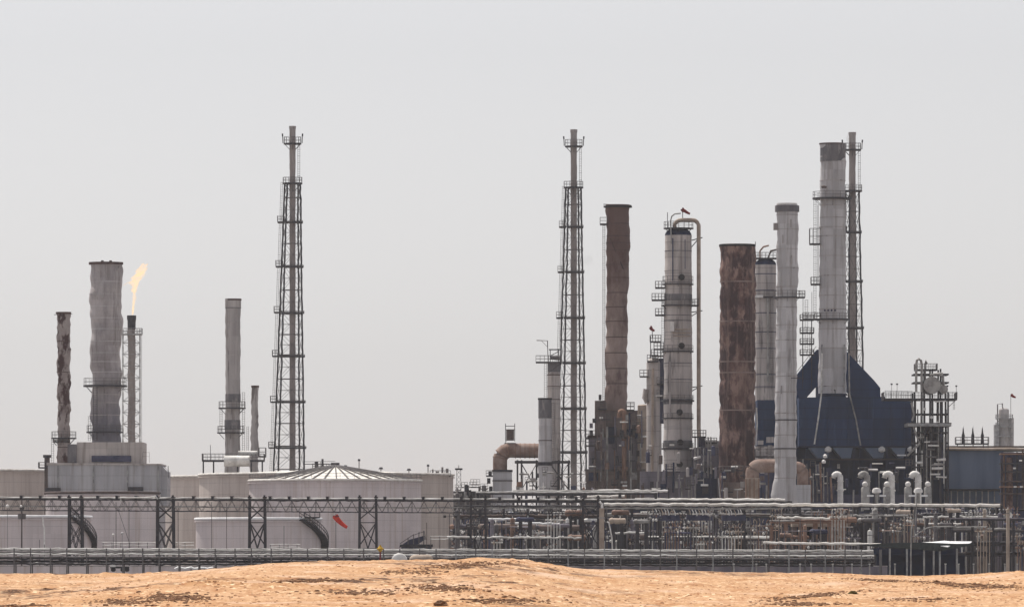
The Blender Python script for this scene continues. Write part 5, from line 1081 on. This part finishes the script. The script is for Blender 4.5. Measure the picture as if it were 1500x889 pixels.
header('pale pipe below the blue shed left end', 1352, 1462, 757, 1.4, 1135, 'pipe_clad')
header('short bright pipe below the pipe tower', 1360, 1408, 767, 1.4, 1125, 'roof_white')
header('grey pipe line above the white sheet of the dark canopy', 1360, 1446, 773, 1.6, 1118, 'pipe_grey')
# thick brown pipes under the headers
for u0, u1, v, r, m_, lab in ((700, 785, 771, 4.2, 'furnace_brown', 'thick brown pipe below the bright short pipes right of the fifth tower'), (790, 855, 773, 4.5, 'furnace_brown', 'thick brown pipe left of the sixth trestle tower'), (898, 945, 786, 4.5, 'furnace_brown', 'thick brown pipe right of the beige upright duct'), (1130, 1240, 801, 4.5, 'furnace_brown', 'thick brown pipe under the lowest pale header below the ringed stack')):
    t = Thing('thick_pipe', lab, 'pipe', (u0 + u1) / 2, 1140, 'thick brown pipes among the racks')
    t.part('pipe', MB().tube([t.P(u0, v, 0), t.P(u1, v, 0)], r * t.s, 16, .2 * t.s, t.rng, 8 * t.s), m_)
    for q in (.15, .5, .85): t.box('saddle', u0 + (u1 - u0) * q - 1, u0 + (u1 - u0) * q + 1, v + r - .5, t.vg, 'steel_dark', -.5, .5)
# sheds and casings that close the view behind the racks
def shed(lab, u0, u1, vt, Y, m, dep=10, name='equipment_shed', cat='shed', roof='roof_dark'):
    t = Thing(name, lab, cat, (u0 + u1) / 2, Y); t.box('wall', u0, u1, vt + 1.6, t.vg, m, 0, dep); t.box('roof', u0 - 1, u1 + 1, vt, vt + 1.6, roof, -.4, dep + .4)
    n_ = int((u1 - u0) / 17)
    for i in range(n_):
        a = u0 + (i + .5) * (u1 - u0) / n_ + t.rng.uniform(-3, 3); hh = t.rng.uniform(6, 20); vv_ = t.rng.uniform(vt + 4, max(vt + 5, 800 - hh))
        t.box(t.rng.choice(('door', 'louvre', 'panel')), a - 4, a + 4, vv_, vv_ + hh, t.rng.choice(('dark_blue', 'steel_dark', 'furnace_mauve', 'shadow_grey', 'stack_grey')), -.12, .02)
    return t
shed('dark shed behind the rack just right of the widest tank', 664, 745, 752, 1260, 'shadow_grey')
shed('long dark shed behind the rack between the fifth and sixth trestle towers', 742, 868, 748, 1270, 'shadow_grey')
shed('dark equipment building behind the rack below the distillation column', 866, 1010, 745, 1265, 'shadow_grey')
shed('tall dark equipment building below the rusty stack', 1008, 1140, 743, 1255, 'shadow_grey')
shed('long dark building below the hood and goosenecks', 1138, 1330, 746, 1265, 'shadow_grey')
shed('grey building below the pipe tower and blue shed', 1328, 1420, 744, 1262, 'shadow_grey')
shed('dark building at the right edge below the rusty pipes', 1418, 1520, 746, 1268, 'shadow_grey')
for u0, n_, lab in ((956, 8, 'left row of tilted pale bars painted as glints high in the racks below the side column'), (1010, 7, 'middle row of tilted pale bars painted as glints high in the racks below the distillation column'), (1062, 6, 'right row of tilted pale bars painted as glints high in the racks below the rusty stack')):
    t = Thing('glint_row', lab, 'painted glints', u0 + n_ * 2.2, 1118, 'rows of painted glints in the racks'); s = t.s  # tilted white bars paint the small glints among the racks
    t.box('backing_box', u0 - 4, u0 + n_ * 4.6 + 3, 754, 762, 'shadow_grey', .2, 4)
    for u in (u0 - 3, u0 + n_ * 4.6 + 2): t.box('leg', u - .8, u + .8, 762.2, t.vg, 'steel_dark', .4, 1)
    for i in range(n_):
        u = u0 + i * 4.6 + t.rng.uniform(-.8, .8); v = 745 + t.rng.uniform(-1.5, 1.5)
        t.part('glint_bar', MB().tube([t.P(u - 1.2, v, 0), t.P(u + 1, v + 4.5, -.2), t.P(u + 1.4, v + 9, -.2)], .8 * s, 6), 'vent_white' if i % 3 else 'vessel_beige')
t = Thing('beige_block', 'beige walled pump house with open dark bays below the ringed stack', 'pump house', 1196, 1135)
t.box('fascia', 1160, 1242, 763, 771, 'vessel_beige', 0, 5)
for u in (1164, 1178, 1192, 1206, 1218, 1231): t.box('pier', u - 3, u + 3, 771.2, t.vg, 'vessel_beige' if u > 1200 else 'furnace_brown', .2, 5)
t.box('rear_wall', 1161, 1241, 771.2, t.vg, 'shadow_grey', 4, 5); t.box('roof', 1159, 1243, 761.5, 763, 'roof_white', -.3, 5.3)
for u in (1216, 1226): t.cyl('roof_pot', u - 3, u + 3, 752, 762, 'pipe_brown', d=2, n=14)
t = Thing('upright_duct', 'pale upright square duct right of the sixth trestle tower', 'duct', 881, 1075)
t.box('duct', 878, 885, 744, t.vg, 'vessel_beige', 0, 1); t.box('flange', 877, 886, 757, 759, 'stack_grey', -.2, 1.2)
t.part('top_elbow', MB().tube([t.P(882, 745, .5), t.P(882, 738, .5), t.P(878, 734, .5)], 2 * t.s, 10), 'vent_white')
t = Thing('white_crooked_pipe', 'thin bright crooked pipe dropping down beside the pale upright duct', 'pipe', 893, 1078)
t.pipe('pipe', [(889, 764, 0), (892, 765, 0), (894, 775, 0), (896, 785, 0), (897, 800, 0), (897, t.vg, 0)], 1.1, 'vent_white', jit=.3, step=4)
# dark canopy with a bright sheet
t = Thing('dark_canopy', 'wide dark canopy roof with one bright reflecting sheet, low on the right', 'canopy', 1352, 1060); s = t.s
t.part('roof', MB().prism([(t.x(a), t.z(b)) for a, b in ((1255, 797.5), (1300, 795), (1352, 794), (1400, 796), (1424, 795.5), (1424, 798), (1390, 804), (1375, 807), (1345, 804.5), (1300, 801.5), (1270, 799))], -3, 5), 'roof_dark', flat=True)
bs_ = ((1350, 795), (1368, 794), (1384, 792.5), (1392, 793.4), (1424, 793.6), (1418, 797.3), (1394, 798.4), (1386, 801.4), (1370, 799))
t.part('bright_sheet', MB().add([(t.x(a), -3.6 + (801 - b) * .55, t.z(b) + q) for q in (0, .12) for a, b in bs_], [tuple(range(8, -1, -1)), tuple(range(9, 18))] + [(i, (i + 1) % 9, 9 + (i + 1) % 9, 9 + i) for i in range(9)]), 'sheet_bright', flat=True)
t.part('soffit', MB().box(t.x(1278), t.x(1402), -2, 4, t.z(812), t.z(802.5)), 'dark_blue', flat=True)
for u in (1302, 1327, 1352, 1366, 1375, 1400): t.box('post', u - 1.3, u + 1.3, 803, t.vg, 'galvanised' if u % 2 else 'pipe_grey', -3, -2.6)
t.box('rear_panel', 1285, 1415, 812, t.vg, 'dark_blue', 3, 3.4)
t = Thing('tall_thin_pole', 'tall pale crooked pole in front of the dark canopy', 'pole', 1334, 1040)
t.pipe('pole', [(1338, 759, 0), (1335, 775, 0), (1334.5, 800, 0), (1334, t.vg, 0)], 1.1, 'pipe_grey', jit=.15, step=5)
t = Thing('bent_pipe_riser', 'thin pale pipe rising from the dark canopy and bending right', 'pipe', 1345, 1070)
t.pipe('pipe', [(1340, t.vg, 0), (1340, 786, 0), (1345, 781, 0), (1358, 773, 0), (1368, 771, 0), (1446, 771, 0)], .9, 'pipe_grey', jit=.12, step=6)
t.pipe('pipe', [(1343, 735, .5), (1341, 760, .5), (1340, 786, .5)], .7, 'pipe_grey')
# posts along the foot at right
posts = [(1250, 1), (1276, 1), (1311, 0), (1385, 0), (1429, 1), (1449, 0), (1475, 1), (1490, 0), (1407, 1), (1220, 0), (1172, 0), (1124, 1), (1108, 0), (1075, 1), (1190, 1)]
posts.sort(); near_ = ['below the rusty stack foot', 'below the left edge of the ringed stack', 'below the ringed stack', 'right of the ringed stack', 'below the beige pump house left side', 'below the beige pump house right side', 'below the first gooseneck', 'just left of the dark canopy', 'under the left part of the dark canopy', 'under the bright sheet of the dark canopy', 'at the right end of the dark canopy', 'just right of the dark canopy', 'below the blue shed right half', 'below the rusty pipe frame', 'at the far right edge']
proto = None
for (u, b), nm in zip(posts, near_):
    if proto is None:
        t = Thing('pale_post', f'short pale post behind the sand {nm}', 'post', u, 990, 'short pale posts behind the sand')
        t.part('shaft', MB().bar(t.P(u, 826, 0), t.P(u, t.vg, 0), 1.2 * t.s, 6), 'pipe_grey'); t.part('cap', MB().bar(t.P(u, 825, 0), t.P(u, 826, 0), 1.7 * t.s, 6), 'pipe_clad'); proto = t.o
    else: copy_thing(proto, ((u - 750) * K * 990, 990 + b * 4, 0), f'short pale post behind the sand {nm}')
for u0, u1, lab, sd_ in ((668, 760, 'tangle of pipes and boxes under the racks right of the widest tank', 31), (760, 860, 'tangle of pipes and boxes under the racks below the middle flare tower', 32), (890, 980, 'tangle of pipes and drums under the racks below the brown stack', 33), (980, 1070, 'dark tangle of pipes and drums under the racks below the distillation column', 34), (1065, 1140, 'dark tangle of pipes and boxes under the racks below the rusty stack', 35), (1236, 1330, 'tangle of pipes and boxes under the racks below the goosenecks', 36), (1330, 1430, 'tangle of pipes and boxes above the dark canopy', 37), (1425, 1505, 'tangle of pipes and boxes under the racks at the right edge', 38)):
    t = Thing('pipe_tangle', lab, 'pipework', (u0 + u1) / 2, 1245, 'tangles of pipework under the racks')
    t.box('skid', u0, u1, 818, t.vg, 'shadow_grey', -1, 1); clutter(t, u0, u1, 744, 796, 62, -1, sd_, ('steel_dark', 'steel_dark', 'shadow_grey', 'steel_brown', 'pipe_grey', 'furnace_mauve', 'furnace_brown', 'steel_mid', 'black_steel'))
# ---------------------------------------------------------------- small equipment among the racks
LM = [(668, 'just right of the widest tank'), (700, 'under the fifth trestle tower'), (735, 'below the rusty elbow duct'), (775, 'below the horizontal duct'), (812, 'below the narrow column'), (840, 'below the middle flare tower'), (866, 'at the sixth trestle tower'), (905, 'below the brown stack'), (945, 'below the side column'),
      (975, 'below the left edge of the distillation column'), (1000, 'below the distillation column'), (1030, 'below the dark pipe knot'), (1062, 'below the rusty stack left side'), (1090, 'below the rusty stack right side'), (1120, 'left of the ringed stack foot'), (1151, 'below the ringed stack'), (1190, 'below the blue hood left side'),
      (1225, 'below the first gooseneck'), (1265, 'below the second gooseneck'), (1305, 'below the third gooseneck'), (1345, 'below the last gooseneck'), (1375, 'below the pipe tower'), (1410, 'below the blue shed left half'), (1445, 'below the blue shed right half'), (1485, 'below the rusty pipe frame')]
rg_ = random.Random(99); seen = {}
tone = {'steel_dark': 'blackish', 'furnace_mauve': 'mauve grey', 'shadow_grey': 'bluish dark', 'pipe_clad': 'silvery', 'pipe_grey': 'grey', 'vessel_beige': 'beige', 'vent_white': 'white', 'pipe_brown': 'brown', 'steel_mid': 'dark grey', 'stack_light': 'pale', 'rust_pale': 'rusty'}
def uniq(kind, m_, u, v):
    lm = min(LM, key=lambda q: abs(q[0] - u))[1]; lev = 'high' if v < 755 else ('midway' if v < 780 else 'low')
    l = f'{tone[m_]} {kind} {lev} among pipes {lm}'; k_ = seen.get(l, 0); seen[l] = k_ + 1
    return None if k_ else l
def exchanger(u, v, m_, Y):
    l = uniq('horizontal drum', m_, u, v)
    if not l: return
    t = Thing('heat_exchanger', l, 'drum', u, Y, 'drums among the racks'); s = t.s; r = rg_.uniform(2.6, 4.6) * s; h = rg_.uniform(9, 16) * s
    o = t.part('shell', MB().lathe([(.1, -h), (r * .7, -h * .97), (r, -h * .86), (r * 1.25, -h * .6), (r * 1.25, -h * .56), (r, -h * .55), (r, h * .86), (r * .7, h * .97), (.1, h)], 0, 0, 16), m_); o.rotation_euler = (0, R(90), 0); o.location = (0, 0, t.z(v))
    for q in (-.5, .5): t.part('saddle', MB().box(h * q - .3, h * q + .3, -r * .8, r * .8, 0, t.z(v) - r * .8), 'steel_dark', flat=True)
    t.part('nozzle', MB().bar((h * .3, 0, t.z(v) + r * .9), (h * .3, 0, t.z(v) + r * 1.8), .7 * s, 8), 'pipe_clad')
def vessel(u, v, m_, Y):
    l = uniq('upright vessel', m_, u, v)
    if not l: return
    t = Thing('upright_vessel', l, 'vessel', u, Y, 'upright vessels among the racks'); s = t.s; r = rg_.uniform(2.2, 4.2) * s
    t.part('shell', MB().lathe([(r, 0), (r, t.z(v))] + [(r * math.cos(a), t.z(v) + r * .6 * math.sin(a)) for a in [R(x) for x in (30, 60, 88)]], 0, 0, 18), m_)
    t.part('head_nozzle', MB().bar((0, 0, t.z(v) + r * .5), (0, 0, t.z(v) + r * 1.4), .6 * s, 8), 'pipe_clad'); t.part('ring', MB().lathe([(r * 1.12, t.z(v + 6)), (r * 1.12, t.z(v + 5))], 0, 0, 18), 'steel_mid')
def manifold(u, v, m_, Y):
    l = uniq('valve manifold', m_, u, v)
    if not l: return
    t = Thing('valve_manifold', l, 'valves', u, Y, 'valve manifolds among the racks'); s = t.s; n_ = rg_.randint(3, 5)
    t.part('header', MB().tube([t.P(u - 2 - n_ * 2.2, v + 9, 0), t.P(u + 2 + n_ * 2.2, v + 9, 0)], 1.1 * s, 8), m_)
    for i in range(n_):
        x = u - n_ * 2.2 + 2.2 + i * 4.4; vv_ = v + rg_.uniform(-2, 3)
        if rg_.random() < .45: t.part('valve_glint', MB().lathe([(.2 * s, t.z(vv_ + 12)), (1.7 * s, t.z(vv_ + 11)), (1.9 * s, t.z(vv_ + 9)), (.3 * s, t.z(vv_ + 7))], t.x(x), -.5, 10), rg_.choice(('vent_white', 'pipe_grey', 'vessel_beige', 'pipe_grey')))  # valve bodies, some whitened to paint small glints
        p = t.part('riser', MB().tube([t.P(x, t.vg, 0), t.P(x, vv_, 0), t.P(x + rg_.choice((-1.6, 1.6)), vv_ - 2.5, 0)], .75 * s, 6), m_)
        t.part('handwheel', MB().tube([t.P(x, vv_ + 4, -.7), t.P(x, vv_ + 4, -.45)], rg_.uniform(1.1, 1.9) * s, 10), rg_.choice(('pipe_grey', 'pipe_clad', 'steel_dark', 'pipe_brown', 'steel_mid')), parent=p)
def pipes_run(u, v, m_, Y):
    l = uniq('bent pipe run', m_, u, v)
    if not l: return
    t = Thing('bent_pipe_run', l, 'pipe', u, Y, 'bent pipes among the racks'); s = t.s; w_ = rg_.uniform(8, 22); r = rg_.uniform(.7, 1.5)
    t.part('pipe', MB().tube([t.P(u - w_, t.vg, 0), t.P(u - w_, v, 0), t.P(u + w_, v, 0), t.P(u + w_, v + rg_.uniform(8, 25), 0), t.P(u + w_ + rg_.uniform(0, 6), v + 30, 0)], r * s, 8), m_)
    t.part('flange', MB().tube([t.P(u - 1, v, 0), t.P(u + 1, v, 0)], r * 1.7 * s, 8), 'pipe_clad')
for i in range(430):
    u = rg_.uniform(668, 1500); v = rg_.choice((746, 752, 762, 770, 778, 786, 794)) + rg_.uniform(-2, 2)
    if 1255 < u < 1425 and v > 782: continue
    k_ = rg_.random(); Y = rg_.choice((1112, 1128, 1180, 1205, 1215, 1230, 1240)) + rg_.uniform(-1.5, 1.5)
    m_ = rg_.choice(('pipe_grey', 'steel_mid', 'steel_mid', 'steel_dark', 'steel_dark', 'pipe_brown', 'furnace_mauve', 'rust_pale', 'pipe_clad', 'vessel_beige', 'shadow_grey'))
    if 945 < u < 1120 and k_ < .5: k_ = .6
    (exchanger if k_ < .22 else vessel if k_ < .42 else manifold if k_ < .78 else pipes_run)(u, v, m_, Y)
# ================================================================ yard sheet for bounce light, and haze
mat('yard_bounce_grey', (128, 124, 122), (112, 109, 108), scale=.05, stretch=(1, 1, 1), rough=1)
mb = MB(); mb.add([(-3000, 380, .02), (3000, 380, .02), (3000, 5000, .02), (-3000, 5000, .02)], [(0, 1, 2, 3)])
o = mb.obj('yard_bounce_sheet', 'yard_bounce_grey', flat=True); o['kind'] = 'structure'  # hidden grey sheet added to cut the warm bounce from the sand
hm = bpy.data.materials.new('haze'); hm.use_nodes = True; n = hm.node_tree; n.nodes.clear()
ho = n.nodes.new('ShaderNodeOutputMaterial'); hv = n.nodes.new('ShaderNodeVolumePrincipled')
hv.inputs['Color'].default_value = (.93, .95, 1, 1); hv.inputs['Density'].default_value = HAZE; hv.inputs['Anisotropy'].default_value = .3
n.links.new(hv.outputs[0], ho.inputs['Volume']); M['haze'] = hm
mb = MB().box(-15500, 15500, -3500, 30500, -1.5, 125); o = mb.obj('haze', 'haze', flat=True); o['kind'] = 'stuff'

for o in bpy.data.objects:
    if 'category' in o.keys() and 'kind' not in o.keys(): o['kind'] = 'thing'
